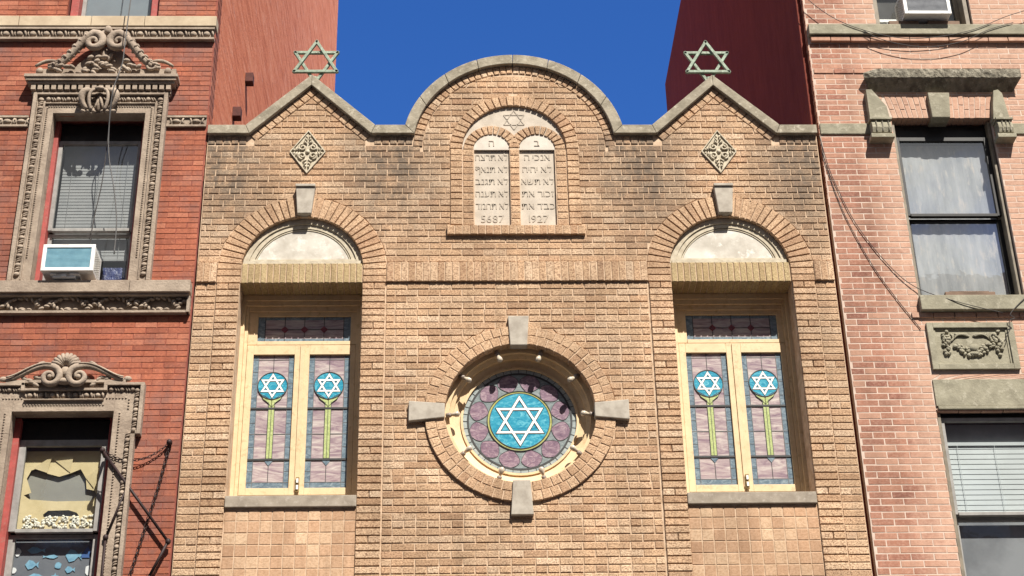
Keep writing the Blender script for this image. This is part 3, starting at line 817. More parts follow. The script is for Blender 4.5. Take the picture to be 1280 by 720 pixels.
# --- sills and tile panels
for cx in (-BAY+.0, BAY):
    x0, x1 = cx-.722, cx+.722
    m = MB(); m.prism(rect(x0, x1, 8.115, 8.25), -.032, .4)
    m.build('stone_window_sill', M_SILL, SYN, bevel=.008)
    m = MB(); n = 11; wv = (x1-x0)/n
    for r in range(13):
        for i in range(n):
            z1 = 8.10-r*.1365; z0 = z1-.1365
            if r == 0: z0 += .0
            m.brick([(x0+i*wv+.005, z0+.005), (x0+(i+1)*wv-.005, z0+.005), (x0+(i+1)*wv-.005, z1-.005), (x0+i*wv+.005, z1-.005)], .004, .04, .004, 0, .0012)
    m.build('square_tile_panel', [M_TILE], SYN)

# ================================================================== LEFT HOUSE
LH = thing('red_brick_townhouse', 'deep red brick townhouse with carved brownstone window surrounds, left of the synagogue', 'townhouse', (-5.5, 0, 0))
LX0, LX1 = -7.4, -3.818
ox0, ox1 = -5.73, -4.59
lw = [(6.4, 9.285), (10.93, 13.34), (14.80, 17.2)]
w = MB()
slab(w, [rect(LX0, LX1, 0, 29.5)]+[rect(ox0-.03, ox1+.03, a-.03, b+.03) for a, b in lw], .005, .30)
w.build('masonry_backing_wall', M_MORTR, LH)
w = MB(); w.box(LX0, LX1+.002, .302, .32, 0, 29.4); w = MB()
w.add([(-3.815, .30, 0), (-3.815, 17.2, 0), (-3.815, 17.2, 29.5), (-3.815, .30, 29.5), (-4.1, 17.2, 0), (-4.1, 17.2, 29.5), (-4.1, .3, 0), (-4.1, .3, 29.5)],
      [(0, 1, 2, 3), (1, 4, 5, 2), (3, 2, 5, 7), (6, 0, 3, 7), (4, 6, 7, 5)])
w.build('side_wall', M_STUC, LH)
for (y, z) in ((2.75, 15.85), (1.85, 14.62)):
    m = MB(); m.box(-3.82, -3.70, y-.07, y+.07, z-.08, z+.08); m.build('beam_stub', mat('rusty_brown_paint', (.10, .035, .028), (.065, .024, .02), 9, .85, 40, .004), LH, bevel=.01) if z > 15 else m.build('beam_stub', bpy.data.materials['rusty_brown_paint'], LH, bevel=.01)
def in_left(x, z):
    if x > LX1-.003: return False
    for a, b in lw:
        if ox0-.02 < x < ox1+.02 and a-.1 < z < b: return False
    return True
m = MB()
field(m, in_left, LX0, LX1+.02, 6.4, int((17-6.4)/.0745), .255, .0745, .006, 0, .05, 0, jit=.0012, b=.003)
# returned corner bricks show on the side of the front wall
m.build('red_brickwork', M_RED, LH)
m = MB()
for r in range(int((29.3-6.4)/.0745)):
    z0 = 6.4+r*.0745
    if z0 < 12.3: continue
    m.box(LX1, LX1+.004+.003*(r % 2), 0.004, .30, z0+.002, z0+.072)
m.build('corner_brick_returns', M_RED, LH)

def egg_band(mb, x0, x1, zc, h, y, pitch):
    n = max(1, int(round((x1-x0)/pitch))); pt = (x1-x0)/n
    for i in range(n):
        c = x0+(i+.5)*pt
        mb.ell(c, y, zc+h*.03, pt*.27, .035, h*.36, rad(-8))
        mb.tube([(c+pt*.40, y-.012, zc+h*.42), (c+pt*.47, y-.02, zc), (c+pt*.56, y-.008, zc-h*.45)], [.012, .016, .006], 0, 5)
        mb.tube([(c-pt*.33, y-.008, zc+h*.42), (c-pt*.36, y-.012, zc), (c-pt*.22, y-.006, zc-h*.42)], [.009, .012, .006], 0, 5)
def leaf_band(par, p0, p1, wd, y, pitch, tilt=.5):
    mb = MB()
    p0 = Vector(p0); p1 = Vector(p1); L = (p1-p0).length; d = (p1-p0)/L; n = max(1, int(round(L/pitch)))
    ang = math.atan2(d.y, d.x)
    for i in range(n):
        c = p0+d*L*(i+.5)/n
        if i % 2 == 0: mb.ell(c.x, y, c.y, L/n*.52, .025, wd*.42, ang)
        else: 
            mb.ell(c.x-d.x*L/n*.2, y, c.y-d.y*L/n*.2, L/n*.2, .02, wd*.45, ang+tilt)
            mb.ell(c.x+d.x*L/n*.25, y, c.y+d.y*L/n*.25, L/n*.2, .02, wd*.45, ang+tilt)
    mb.build('carved_leaf_moulding', M_BROWN, par)
def bead_row(mb, p0, p1, r, y, pitch):
    p0 = Vector(p0); p1 = Vector(p1); L = (p1-p0).length; n = int(L/pitch)
    for i in range(n):
        c = p0+(p1-p0)*(i+.5)/n; mb.ell(c.x, y, c.y, r, r, r, 0, 0, 5, 3)

# sill course under the top window, egg-and-dart below
m = MB()
for a, b in ((-7.4, -6.32), (-6.314, -5.40), (-5.394, -4.72), (-4.714, -3.80)):
    m.box(a, b, -.085, .10, 14.655, 14.812)
m.build('buff_sill_course', M_BUFF, LH, bevel=.006)
m = MB()
m.box(-7.4, -3.83, -.030, .05, 14.47, 14.635); m.box(-7.4, -3.815, -.075, .05, 14.612, 14.640); m.box(-7.4, -3.815, -.062, .05, 14.462, 14.492)
egg_band(m, -7.4, -3.83, 14.552, .115, -.035, .17)
m.build('egg_and_dart_course', M_BROWN, LH)
for a, b in ((-7.4, -6.03), (-4.325, -3.83)):
    m = MB()
    m.box(a, b, -.012, .05, 13.145, 13.30); m.box(a, b, -.035, .05, 13.275, 13.302); m.box(a, b, -.035, .05, 13.14, 13.168)
    n = max(2, int((b-a)/.17))
    for i in range(n):
        c = a+(b-a)*(i+.5)/n
        m.ell(c, -.014, 13.222, .055, .035, .033, rad(-5)); m.tube([(c+.085, -.02, 13.265), (c+.07, -.03, 13.22), (c+.095, -.02, 13.178)], .012, 0, 5)
        m.tube([(c-.075, -.02, 13.265), (c-.06, -.03, 13.22), (c-.08, -.02, 13.178)], .010, 0, 5)
    m.build('carved_string_course', M_BROWN, LH)

# --- surround of the middle window
m = MB()
fo0, fo1 = -5.985, -4.325; ft = 13.60
Y0 = -.05
m.box(fo0, ox0, Y0, .02, 10.93, ft); m.box(ox1, fo1, Y0, .02, 10.93, ft); m.box(ox0, ox1, Y0, .02, 13.325, ft)
for x0, x1 in ((fo0-.004, fo0+.045), (fo1-.045, fo1+.004)): m.box(x0, x1, -.10, 0, 10.93, ft+.005)
m.box(fo0+.045, fo1-.045, -.10, 0, ft-.025, ft+.003)
m.box(fo0+.135, fo0+.15, -.075, 0, 10.95, ft-.13); m.box(fo1-.15, fo1-.135, -.075, 0, 10.95, ft-.13); m.box(fo0+.15, fo1-.15, -.075, 0, ft-.145, ft-.13)
# reveals
m.box(ox0-.06, ox0+.001, .018, .14, 10.93, 13.33); m.box(ox1-.001, ox1+.06, .018, .14, 10.93, 13.33); m.box(ox0, ox1, .022, .14, 13.33, 13.40)
SUR = m.build('carved_window_surround', M_BROWN, LH, bevel=.004)
m = MB()
leaf_band(SUR, (fo0+.09, 11.0), (fo0+.09, ft-.05), .085, -.06, .062); leaf_band(SUR, (fo1-.09, 11.0), (fo1-.09, ft-.05), .085, -.06, .062)
leaf_band(SUR, (fo0+.15, ft-.075), (fo1-.15, ft-.075), .085, -.06, .062)
for x in (ox0-.075, ox1+.075): bead_row(m, (x, 11.25), (x, 13.41), .0125, -.052, .031)
bead_row(m, (ox0-.07, 13.42), (ox1+.07, 13.42), .0125, -.052, .031)
m.build('bead_moulding', M_BROWN, SUR)
m = MB()
c0, c1 = -6.115, -4.205
for (y, z0, z1, e) in ((-.185, 13.79, 13.832, .0), (-.165, 13.75, 13.79, .02), (-.135, 13.715, 13.75, .045), (-.075, 13.60, 13.715, .09), (-.06, 13.57, 13.60, .10)):
    m.box(c0+e, c1-e, y, .0, z0, z1)
n = 21
for i in range(n):
    x = c0+.075+(c1-c0-.15)*(i+.5)/n; hw = (c1-c0-.15)/n*.34
    m.box(x-hw, x+hw, -.125, -.07, 13.635, 13.713)
m.build('dentil_cornice', M_BROWN, SUR, bevel=.003)
# crest
m = MB(); cm = -5.15; zb = 13.834; yy = -.11
m.box(-6.0, -4.25, -.10, -.02, zb, zb+.13)
back = [(-5.75, zb+.1), (-5.55, zb+.2), (-5.40, zb+.36), (-5.30, zb+.50), (-5.15, zb+.52), (-5.0, zb+.50), (-4.90, zb+.36), (-4.75, zb+.2), (-4.55, zb+.1)]
m.prism(back, -.035, .02)
for s in (-1, 1):
    path = bez((cm+s*.70, yy, zb+.13), (cm+s*.45, yy-.02, zb+.15), (cm+s*.40, yy-.03, zb+.48), (cm+s*.16, yy-.05, zb+.63), 16)
    sp = spiral(cm+s*.155, zb+.50, .13, .02, 1.35, 90, yy-.06, s)
    m.tube(path+sp[1:], [.034+.03*min(1, i/16) for i in range(17)]+[.058-.036*i/26 for i in range(26)], 0, 9)
    m.tube([(x, y-.03, z+.03) for x, y, z in path], .016, 0, 5)
    for q in range(2, 15, 2):
        x, y, z = path[q]; m.ell(x+s*.035, y-.01, z+.035, .040, .03, .018, s*rad(-20-4*q)); m.ell(x+s*.01, y-.045, z+.012, .028, .02, .014, s*rad(40))
    m.tube(spiral(cm+s*.60, zb+.155, .075, .012, 1.4, 90, yy-.02, s), [.022]*20+[.015]*7, 0, 6)
    m.tube(bez((cm+s*.86, yy, zb+.16), (cm+s*.78, yy, zb+.23), (cm+s*.70, yy, zb+.26), (cm+s*.60, yy, zb+.235), 8), [.02, .022, .024, .026, .028, .028, .026, .024, .02], 0, 6)
    for i in range(7):
        t = i/6; x = cm+s*(.50-.33*t); z = zb+.20+.40*t**1.2
        m.ell(x+s*.015, yy-.02, z+.015, .045, .03, .022, rad(60*s if s > 0 else 120))
    for i in range(8):
        m.ell(cm+s*random.uniform(.05, .55), yy-.03-random.uniform(0, .03), zb+random.uniform(.03, .16), .05, .035, .025, random.uniform(-.9, .9))
    m.ell(cm+s*.80, yy, zb+.09, .045, .03, .05)
m.ell(cm, yy-.03, zb+.70, .055, .05, .07); m.ell(cm-.06, yy-.02, zb+.66, .05, .04, .035, .8); m.ell(cm+.06, yy-.02, zb+.66, .05, .04, .035, -.8)
for k in range(14): m.ell(cm+random.uniform(-.28, .28), yy-.04, zb+random.uniform(.02, .28), .05, .04, .028, random.uniform(-1, 1))
m.ell(cm-.02, yy+.02, zb+.36, .05, .04, .10, .3); m.ell(cm+.05, yy, zb+.30, .03, .03, .08, -.5)
m.build('scrolled_crest', M_BROWN, SUR)
m = MB(); cm2 = -5.16; zc = 13.45     # cartouche over the opening
for s in (-1, 1):
    m.tube(bez((cm2+s*.10, -.14, zc+.14), (cm2+s*.24, -.17, zc+.17), (cm2+s*.25, -.16, zc-.02), (cm2+s*.13, -.13, zc-.12), 12), [.034, .042, .048, .05, .05, .048, .046, .042, .038, .034, .03, .028, .026], 0, 8)
    m.tube(bez((cm2+s*.05, -.15, zc+.16), (cm2+s*.14, -.19, zc+.14), (cm2+s*.13, -.18, zc-.04), (cm2+s*.08, -.14, zc-.14), 12), [.022]*13, 0, 6)
    for i in range(3): m.ell(cm2+s*(.06+.06*i), -.12, zc-.145, .04, .03, .022, s*.4)
m.ell(cm2, -.09, zc, .05, .03, .12); m.ell(cm2+.03, -.12, zc-.01, .02, .025, .09, .3); m.ell(cm2-.03, -.11, zc-.03, .016, .02, .07, -.3); m.ell(cm2, -.16, zc+.17, .07, .04, .03)
m.build('scroll_cartouche', M_BROWN, SUR)
# sill and wreath frieze
m = MB()
for a, b in ((-7.4, -4.545), (-4.54, -3.835)): m.box(a, b, -.145, .1, 10.75, 10.905)
m.box(-7.4, -3.85, -.11, .05, 10.722, 10.7495)
m.build('brownstone_sill', M_BROWN, LH, bevel=.006)
m = MB()
m.box(-7.4, -3.86, -.006, .05, 10.53, 10.722); m.box(-7.4, -3.85, -.07, .05, 10.515, 10.545); m.box(-3.87, -3.835, -.085, .05, 10.515, 10.725)
pt = .53; c = -4.19
while c > -7.4:
    for i in range(13):
        a = rad(-60+300*i/12+0); 
        m.ell(c+.17*math.cos(a+rad(60)), -.045, 10.633+.078*math.sin(a+rad(60)), .036, .028, .017, a+rad(120)+random.uniform(-.3, .3))
    m.ell(c, -.04, 10.57, .05, .03, .025)
    for k in range(5): m.ell(c+pt/2+random.uniform(-.07, .07), -.04, 10.70-.03*k, .04, .03, .02, random.uniform(-.8, .8))
    for s in (-1, 1): m.tube(spiral(c+s*.185, 10.64, .035, .008, 1.1, 90, -.045, s, 12), .012, 0, 5)
    c -= pt
m.build('wreath_frieze', M_BROWN, LH)
# --- surround of the lower window with ears and scroll crest
m = MB()
e0, e1 = -6.03, -4.265; t0, t1 = -5.965, -4.325; tz = 9.60; ez = 9.00
m.box(t0, ox0, Y0, .02, 6.4, ez); m.box(ox1, t1, Y0, .02, 6.4, ez)
m.box(e0, ox0, Y0, .02, ez, tz); m.box(ox1, e1, Y0, .02, ez, tz); m.box(ox0, ox1, Y0, .02, 9.27, tz)
for (x0, x1, z0, z1) in ((e1-.04, e1+.004, ez-.03, tz+.004), (t1-.04, t1+.004, 6.4, ez-.03), (e0-.004, e0+.04, ez-.03, tz+.004), (t0-.004, t0+.04, 6.4, ez-.03),
                         (-4.72, e1-.04, tz-.03, tz+.004), (e0+.04, -5.61, tz-.03, tz+.004), (t1+.004, e1-.04, ez-.03, ez+.012), (e0+.04, t0-.004, ez-.03, ez+.012)):
    m.box(x0, x1, -.105, 0, z0, z1)
m.box(-5.61, -4.72, -.105, 0, 9.505, 9.535); m.box(-5.65, -5.61, -.105, 0, 9.505, tz+.004); m.box(-4.72, -4.68, -.105, 0, 9.505, tz-.03)
m.box(-5.61, -4.72, -.09, 0, 9.395, 9.41)
m.box(ox0-.06, ox0+.001, .018, .14, 6.4, 9.28); m.box(ox1-.001, ox1+.06, .018, .14, 6.4, 9.28); m.box(ox0, ox1, .022, .14, 9.275, 9.35)
SUR2 = m.build('eared_window_surround', M_BROWN, LH, bevel=.004)
m = MB()
leaf_band(SUR2, (t1-.08, 6.5), (t1-.08, ez), .07, -.06, .062); leaf_band(SUR2, (t0+.08, 6.5), (t0+.08, ez), .07, -.06, .062)
leaf_band(SUR2, (e1-.08, ez), (e1-.08, tz-.05), .07, -.06, .062); leaf_band(SUR2, (-4.67, tz-.065), (e1-.1, tz-.065), .07, -.06, .062); leaf_band(SUR2, (e0+.1, tz-.065), (-5.64, tz-.065), .07, -.06, .062)
egg_band(m, -5.61, -4.72, 9.455, .09, -.06, .12)
for x in (ox0-.07, ox1+.07): bead_row(m, (x, 6.5), (x, 9.26), .0125, -.052, .033)
bead_row(m, (-5.62, 9.345), (-4.70, 9.345), .0125, -.052, .033); bead_row(m, (-4.70, 9.43), (-4.45, 9.43), .0125, -.052, .033); bead_row(m, (-4.43, 9.28), (-4.43, 9.43), .0125, -.052, .033)
bead_row(m, (-5.86, 9.43), (-5.62, 9.43), .0125, -.052, .033)
m.build('bead_moulding', M_BROWN, SUR2)
m = MB(); cm = -5.165; zb = 9.545
m.box(-5.83, -4.48, -.10, 0, 9.606, 9.64)
m.prism([(-5.6, 9.53), (-5.3, 9.80), (-5.165, 9.92), (-5.03, 9.80), (-4.73, 9.53)], -.06, 0)
for s in (-1, 1):
    path = bez((cm+s*.66, -.09, 9.64), (cm+s*.50, -.10, 9.66), (cm+s*.36, -.13, 9.83), (cm+s*.155, -.15, 9.78), 14)
    sp = spiral(cm+s*.16, 9.65, .13, .025, 1.3, 90, -.16, s)
    m.tube(path+sp[1:], [.022+.018*i/14 for i in range(15)]+[.042-.022*i/26 for i in range(26)], 0, 8)
    m.tube([(x, y-.035, z+.022) for x, y, z in path], .012, 0, 5)
    m.ell(cm+s*.16, -.15, 9.65, .035, .04, .035)
    m.ell(cm+s*.70, -.08, 9.655, .05, .03, .035)
    for k in range(6): m.ell(cm+s*random.uniform(.25, .5), -.08, 9.58+random.uniform(0, .1), .05, .03, .025, s*random.uniform(0, 1))
    m.ell(cm+s*.3, -.10, 9.84, .06, .03, .02, s*-.5)
for k in range(-4, 5):
    a = rad(90-k*17); m.tube([(cm+.03*math.cos(a), -.14, 9.78+.03*math.sin(a)), (cm+.10*math.cos(a), -.17, 9.78+.10*math.sin(a)), (cm+.165*math.cos(a), -.13, 9.78+.165*math.sin(a))], [.014, .024, .026], 0, 6)
m.ell(cm, -.13, 9.72, .06, .05, .07); m.ell(cm, -.14, 9.60, .09, .05, .04)
m.build('shell_crest', M_BROWN, SUR2)

# --- windows of the left house
def sash_window(parent, x0, x1, z0, z1, rail, wood, jamb, jw, yj, ys, glassm, sw=.06, head=.2, name='sash_window'):
    m = MB()
    m.box(x0, x0+jw, yj, .30, z0, z1-.004, 0); m.box(x1-jw, x1, yj, .30, z0, z1-.004, 0); m.box(x0+jw, x1-jw, ys+.03, .30, z1-head, z1-.004, 1)  # head board coloured black for the shaded void above the sash
    fr = m.build(name, [jamb, M_BLACKW], parent, bevel=.004)
    a, b = x0+jw, x1-jw; t = z1-head
    m = MB()
    m.box(a, a+sw, ys, ys+.05, rail, t); m.box(b-sw, b, ys, ys+.05, rail, t); m.box(a+sw, b-sw, ys, ys+.05, t-sw, t); m.box(a+sw, b-sw, ys-.012, ys+.05, rail-.015, rail+.025)
    m.build('upper_sash', wood, fr, bevel=.003)
    m = MB()
    yl = ys+.055
    m.box(a, a+sw, yl, yl+.05, z0, rail-.02); m.box(b-sw, b, yl, yl+.05, z0, rail-.02); m.box(a+sw, b-sw, yl, yl+.05, z0, z0+.07); m.box(a+sw, b-sw, yl, yl+.05, rail-.06, rail-.02)
    m.build('lower_sash', wood, fr, bevel=.003)
    m = MB()
    for yy, za, zb_ in ((ys+.025, rail+.02, t-sw+.003), (yl+.025, z0+.06, rail-.055)):
        m.add([(a+sw-.003, yy, za), (b-sw+.003, yy, za), (b-sw+.003, yy, zb_), (a+sw-.003, yy, zb_)], [(0, 1, 2, 3)])
    m.build('glass_pane', glassm, fr)
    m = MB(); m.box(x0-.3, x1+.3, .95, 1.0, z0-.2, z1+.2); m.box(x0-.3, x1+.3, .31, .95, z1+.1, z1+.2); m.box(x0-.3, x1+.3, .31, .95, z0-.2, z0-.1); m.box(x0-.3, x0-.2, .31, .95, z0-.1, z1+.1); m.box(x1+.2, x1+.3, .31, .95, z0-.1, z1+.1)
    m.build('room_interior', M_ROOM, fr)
    return fr
sash_window(LH, ox0, ox1, 10.93, 13.33, 11.78, M_GREYW, M_REDW, .055, .13, .20, M_GLASS, .05, .255)
sash_window(LH, ox0, ox1, 6.40, 9.27, 7.935, M_GREYW, M_REDW, .07, .13, .19, M_GLASS, .075, .245)
sash_window(LH, ox0, ox1, 14.815, 17.2, 16.0, M_GREYW, M_REDW, .10, .10, .20, M_GLASS, .05, .17)
# blinds
def blind(name, label, x0, x1, z0, z1, y, m_, pitch=.045, tilt=.018, dp=.020):
    mb = MB(); z = z1
    mb.box(x0, x1, y-.02, y+.02, z1, z1+.04)
    while z > z0+.03:
        mb.add([(x0, y-dp, z-tilt), (x1, y-dp, z-tilt), (x1, y+dp, z+tilt), (x0, y+dp, z+tilt)], [(0, 1, 2, 3)])
        z -= pitch
    mb.box(x0, x1, y-.015, y+.015, z0, z0+.03)
    for x in (x0+.12, (x0+x1)/2, x1-.12): mb.tube([(x, y-.024, z0), (x, y-.024, z1)], .003, 0, 4)
    o = mb.build(name, m_); recenter(o, ((x0+x1)/2, y, z0)); return tag(o, label, 'blind')
blind('venetian_blind', 'grey venetian blind lowered above the air conditioner in the red brick house', ox0+.11, ox1-.11, 11.42, 13.10, .33, M_BLINDG, .045, .025, .003)
m = MB(); m.box(-4.99, -4.68, .345, .36, 10.95, 11.34)
o = m.build('blue_tarp', M_NAVY); recenter(o, (-4.84, .35, 10.95)); tag(o, 'crumpled navy blue plastic sheet in the open gap beside the air conditioner', 'plastic sheet')
m = MB(); m.box(ox0+.12, ox1-.12, .33, .335, 14.82, 16.9)
o = m.build('roller_blind', mat('slate_shade_cloth', (.20, .23, .25), (.17, .19, .21), 2, .8, 0, 0)); recenter(o, (-5.16, .33, 14.82)); tag(o, 'plain grey roller shade behind the topmost window of the red brick house', 'shade')

# torn paper shade in the lower window (upper sash)
px0, px1 = -5.60, -4.72
m = MB()
hole1 = [(-5.56, 8.60), (-5.52, 8.70), (-5.44, 8.72), (-5.34, 8.66), (-5.20, 8.62), (-5.08, 8.66), (-4.97, 8.71), (-4.90, 8.60), (-4.88, 8.47), (-4.79, 8.45), (-4.75, 8.39), (-4.82, 8.33), (-5.2, 8.325), (-5.50, 8.35), (-5.57, 8.40), (-5.49, 8.43)]
hole2 = [(-5.33, 8.17), (-5.28, 8.215), (-5.05, 8.22), (-4.96, 8.19), (-4.93, 8.15), (-5.32, 8.14)]
slab(m, [rect(px0, px1, 7.98, 8.93), hole1, hole2], .296, .30)
for a, b, c_ in (((-5.34, 8.665), (-5.30, 8.86), (-5.50, 8.72)), ((-5.08, 8.665), (-5.06, 8.86), (-5.30, 8.84)), ((-4.90, 8.60), (-4.76, 8.72), (-4.80, 8.48))):
    m.add([(a[0], .288, a[1]), (b[0], .270, b[1]), (c_[0], .284, c_[1])], [(0, 1, 2)])
o = m.build('torn_paper', M_PAPER); recenter(o, (-5.16, .298, 7.98)); tag(o, 'torn yellowed paper shade with ragged holes behind the lower left window', 'shade')
m = MB(); m.box(px0, px1, .335, .345, 7.98, 8.93); o = m.build('card_panel', M_GREYP); recenter(o, (-5.16, .34, 7.98)); tag(o, 'flat grey board seen through the holes of the torn yellow paper shade', 'board')
m = MB()
for k in range(120): m.ell(random.uniform(px0+.06, px1-.05), .287, random.uniform(8.01, 8.15), random.uniform(.012, .028), .010, random.uniform(.012, .026), random.uniform(-1, 1), 0, 6, 3)
o = m.build('bubble_wrap', M_CRUMP); recenter(o, (-5.16, .285, 8.0)); o['kind'] = 'stuff'; tag(o, 'strip of white crumpled paper scraps along the bottom of the torn shade', 'paper scraps')
m = MB(); m.box(-5.63, -4.69, .335, .345, 6.5, 7.87); o = m.build('backing_sheet', M_SLATE); recenter(o, (-5.16, .34, 6.5)); tag(o, 'slate grey backing sheet behind the blue and white paper cutouts', 'sheet')
def blob(cx, cz, rx, rz, n=14, j=.18): return [(cx+rx*(1+random.uniform(-j, j))*math.cos(2*PI*i/n), cz+rz*(1+random.uniform(-j, j))*math.sin(2*PI*i/n)) for i in range(n)]
def fish(cx, cz, l, h, s=1): return [(cx-s*l, cz), (cx-s*l*.5, cz+h), (cx+s*l*.1, cz+h*.8), (cx+s*l*.6, cz+h*.15), (cx+s*l, cz+h*.7), (cx+s*l*.9, cz), (cx+s*l, cz-h*.7), (cx+s*l*.6, cz-h*.15), (cx+s*l*.1, cz-h*.8), (cx-s*l*.5, cz-h)]
def starp(cx, cz, r, n=5, q=.45): return [(cx+(r if i % 2 == 0 else r*q)*math.sin(PI*i/n), cz+(r if i % 2 == 0 else r*q)*math.cos(PI*i/n)) for i in range(2*n)]
cuts = [(fish(-5.36, 7.765, .10, .04), M_BLUEC, 'long blue paper fish at the upper left of the lower pane', 'fish'),
        (fish(-5.20, 7.69, .085, .022, -1), M_BLUEC, 'thin blue paper fish swimming below the long blue fish', 'fish'),
        (fish(-4.945, 7.70, .09, .075), M_BLUEC, 'large pale blue paper fish near the right of the pane', 'fish'),
        (fish(-5.39, 7.60, .075, .055), M_BLUEC, 'round blue paper fish with raised tail on the left of the pane', 'fish'),
        (fish(-4.97, 7.54, .055, .04), M_BLUEC, 'small blue paper fish under the large pale blue fish', 'fish'),
        (starp(-4.80, 7.72, .09, 3, .5), M_BLUED, 'deep blue paper triangle at the upper right of the pane', 'paper shape'),
        (blob(-4.745, 7.715, .035, .055), M_WHITEC, 'white paper shell over the deep blue triangle', 'paper shape'),
        (blob(-5.56, 7.745, .04, .05, 10, .3), M_WHITEC, 'white paper coral at the top left corner of the pane', 'paper shape'),
        (blob(-5.585, 7.535, .035, .035, 12, .05), M_WHITEC, 'round white paper disc on the left edge of the pane', 'paper shape'),
        (blob(-4.77, 7.535, .035, .06, 10, .2), M_WHITEC, 'white paper seahorse on the right edge of the pane', 'paper shape'),
        (starp(-5.125, 7.46, .045), M_BLUEC, 'pale blue paper starfish in the middle of the pane', 'paper shape'),
        (blob(-5.105, 7.585, .04, .035, 9, .3), M_BLUEC, 'little ragged blue paper scrap above the starfish', 'paper shape'),
        (blob(-5.36, 7.40, .15, .085, 16, .2), M_BLUEC, 'big ragged blue paper whale at the lower left of the pane', 'paper shape'),
        (starp(-5.11, 7.335, .07, 4, .5), M_WHITEC, 'large white paper snowflake below the starfish', 'paper shape'),
        (starp(-5.03, 7.385, .04, 3, .4), M_WHITEC, 'tiny white paper bird beside the large snowflake', 'paper shape'),
        (starp(-4.91, 7.39, .06, 3, .45), M_WHITEC, 'white paper crab right of the tiny white bird', 'paper shape'),
        (starp(-4.78, 7.375, .06, 4, .4), M_WHITEC, 'white paper snowflake at the lower right of the pane', 'paper shape'),
        (blob(-5.60, 7.33, .05, .03, 9, .2), M_WHITEC, 'white paper cloud at the lower left edge of the pane', 'paper shape')]
for poly, mm, lab, cat in cuts:
    m = MB(); m.prism(poly, .326, .330)
    o = m.build('paper_'+('fish' if cat == 'fish' else 'cutout'), mm)
    recenter(o, (sum(p[0] for p in poly)/len(poly), .328, min(p[1] for p in poly))); tag(o, lab, cat, 'paper sea creatures stuck in the lower window')

# ================================================================== RIGHT HOUSE
RH = thing('pink_brick_townhouse', 'salmon pink brick townhouse with a heavy stone window hood, right of the synagogue', 'townhouse', (5.5, 0, 0))
RX0, RX1 = 3.848, 7.6
rx0, rx1 = 4.786, 6.045
rw = [(6.4, 9.237), (10.70, 13.28), (14.712, 17.2)]
w = MB()
slab(w, [rect(RX0, RX1, 0, 22.5)]+[rect(rx0-.012, rx1+.012, a-.012, b+.012) for a, b in rw], .005, .30)
w.v = [(x, y-.0025, z) if y < .1 else (x, y, z) for x, y, z in w.v]
w.build('masonry_backing_wall', M_MORTP, RH)
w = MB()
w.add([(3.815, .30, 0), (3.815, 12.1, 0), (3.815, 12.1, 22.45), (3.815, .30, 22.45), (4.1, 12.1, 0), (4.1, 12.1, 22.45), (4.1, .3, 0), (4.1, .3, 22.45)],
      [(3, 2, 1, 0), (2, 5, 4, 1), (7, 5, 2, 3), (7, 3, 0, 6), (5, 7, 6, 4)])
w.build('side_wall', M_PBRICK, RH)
w = MB(); w.box(3.78, 3.85, .10, .30, 0, 22.4); w.build('party_wall_joint', M_PBRICK, RH)
jx = 5.455
def in_right(x, z):
    if x < RX0+.002: return False
    for a, b in rw:
        if rx0-.005 < x < rx1+.005 and a-.1 < z < b: return False
    if 4.70 < x < 6.16 and 13.27 < z < 13.66: return False
    if 4.80 < x < 5.84 and 9.74 < z < 10.36: return False
    if x > 4.77 and 9.28 < z < 9.63: return False
    return True
def ledges(x, z):
    if 14.41 < z < 14.49: return -.03
    if 14.49 < z < 14.57: return -.055
    if 13.95 < z < 14.03 and x < 4.6: return -.012
    if 10.42 < z < 10.50 and x > 4.75: return -.02
    return 0
m = MB()
field(m, in_right, RX0, RX1, 6.4, int((17-6.4)/.0805), .258, .0805, .0115, 0, .05, 0, jit=.0012, b=.003, yfun=ledges)
m.build('pink_brickwork', M_PINK, RH)
m = MB()
for r in range(int((22.3-12)/.0805)):
    z0 = 12+r*.0805; m.box(RX0-.006-.004*(r % 2), RX0, .004, .30, z0+.006, z0+.075)
m.build('corner_brick_returns', M_PINK, RH)
# splayed flat arch
m = MB(); n = 20
for i in range(n):
    def X(t, z): return jx+(t-.5)*2*(.655+(z-13.28)*.22)
    t0, t1 = i/n, (i+1)/n
    cut = 13.28+(.20 if i % 2 else .13)
    for z0, z1 in ((13.283, cut-.005), (cut+.005, 13.64)):
        m.brick([(X(t0, z0)+.005, z0), (X(t1, z0)-.005, z0), (X(t1, z1)-.005, z1), (X(t0, z1)+.005, z1)], -.003, .30, .003)
m.box(4.72, 6.13, .006, .29, 13.29, 13.66, 1)
m.build('splayed_brick_arch', [M_PINK, M_MORTP], RH)
m = MB()
# hood with ragged, broken front
hx0, hx1 = 4.466, 6.49; nseg = 40
vs = []; fs = []
for i in range(nseg+1):
    t = i/nseg; x = hx0+(hx1-hx0)*t
    wl = 4.575+(6.385-4.575)*t
    e = max(0, 1-t*8); r1 = random.uniform(-1, 1); r2 = random.uniform(-1, 1)
    vs += [(wl, .02, 13.665), (x+.01*e, -.15+.006*r2+.05*e*e, 13.81+.004*r1+.02*e*e), (x, -.155+.004*r1+.03*e*e, 13.885+.010*r1), (x+.02*e, -.145+.012*r2+.05*e*e, 13.945+.008*r2-.03*e*e), (x+.02*e, -.10, 13.962+.008*r1-.05*e*e), (wl, .02, 13.985)]
for i in range(nseg):
    for k in range(5): fs.append((6*i+k, 6*i+6+k, 6*i+7+k, 6*i+1+k))
fs += [(5, 4, 3, 2, 1, 0), tuple(6*nseg+k for k in range(6))]
m.add(vs, [f[::-1] for f in fs], 0)
m.build('stone_window_hood', M_SOOTSTONE, RH)
p = .15
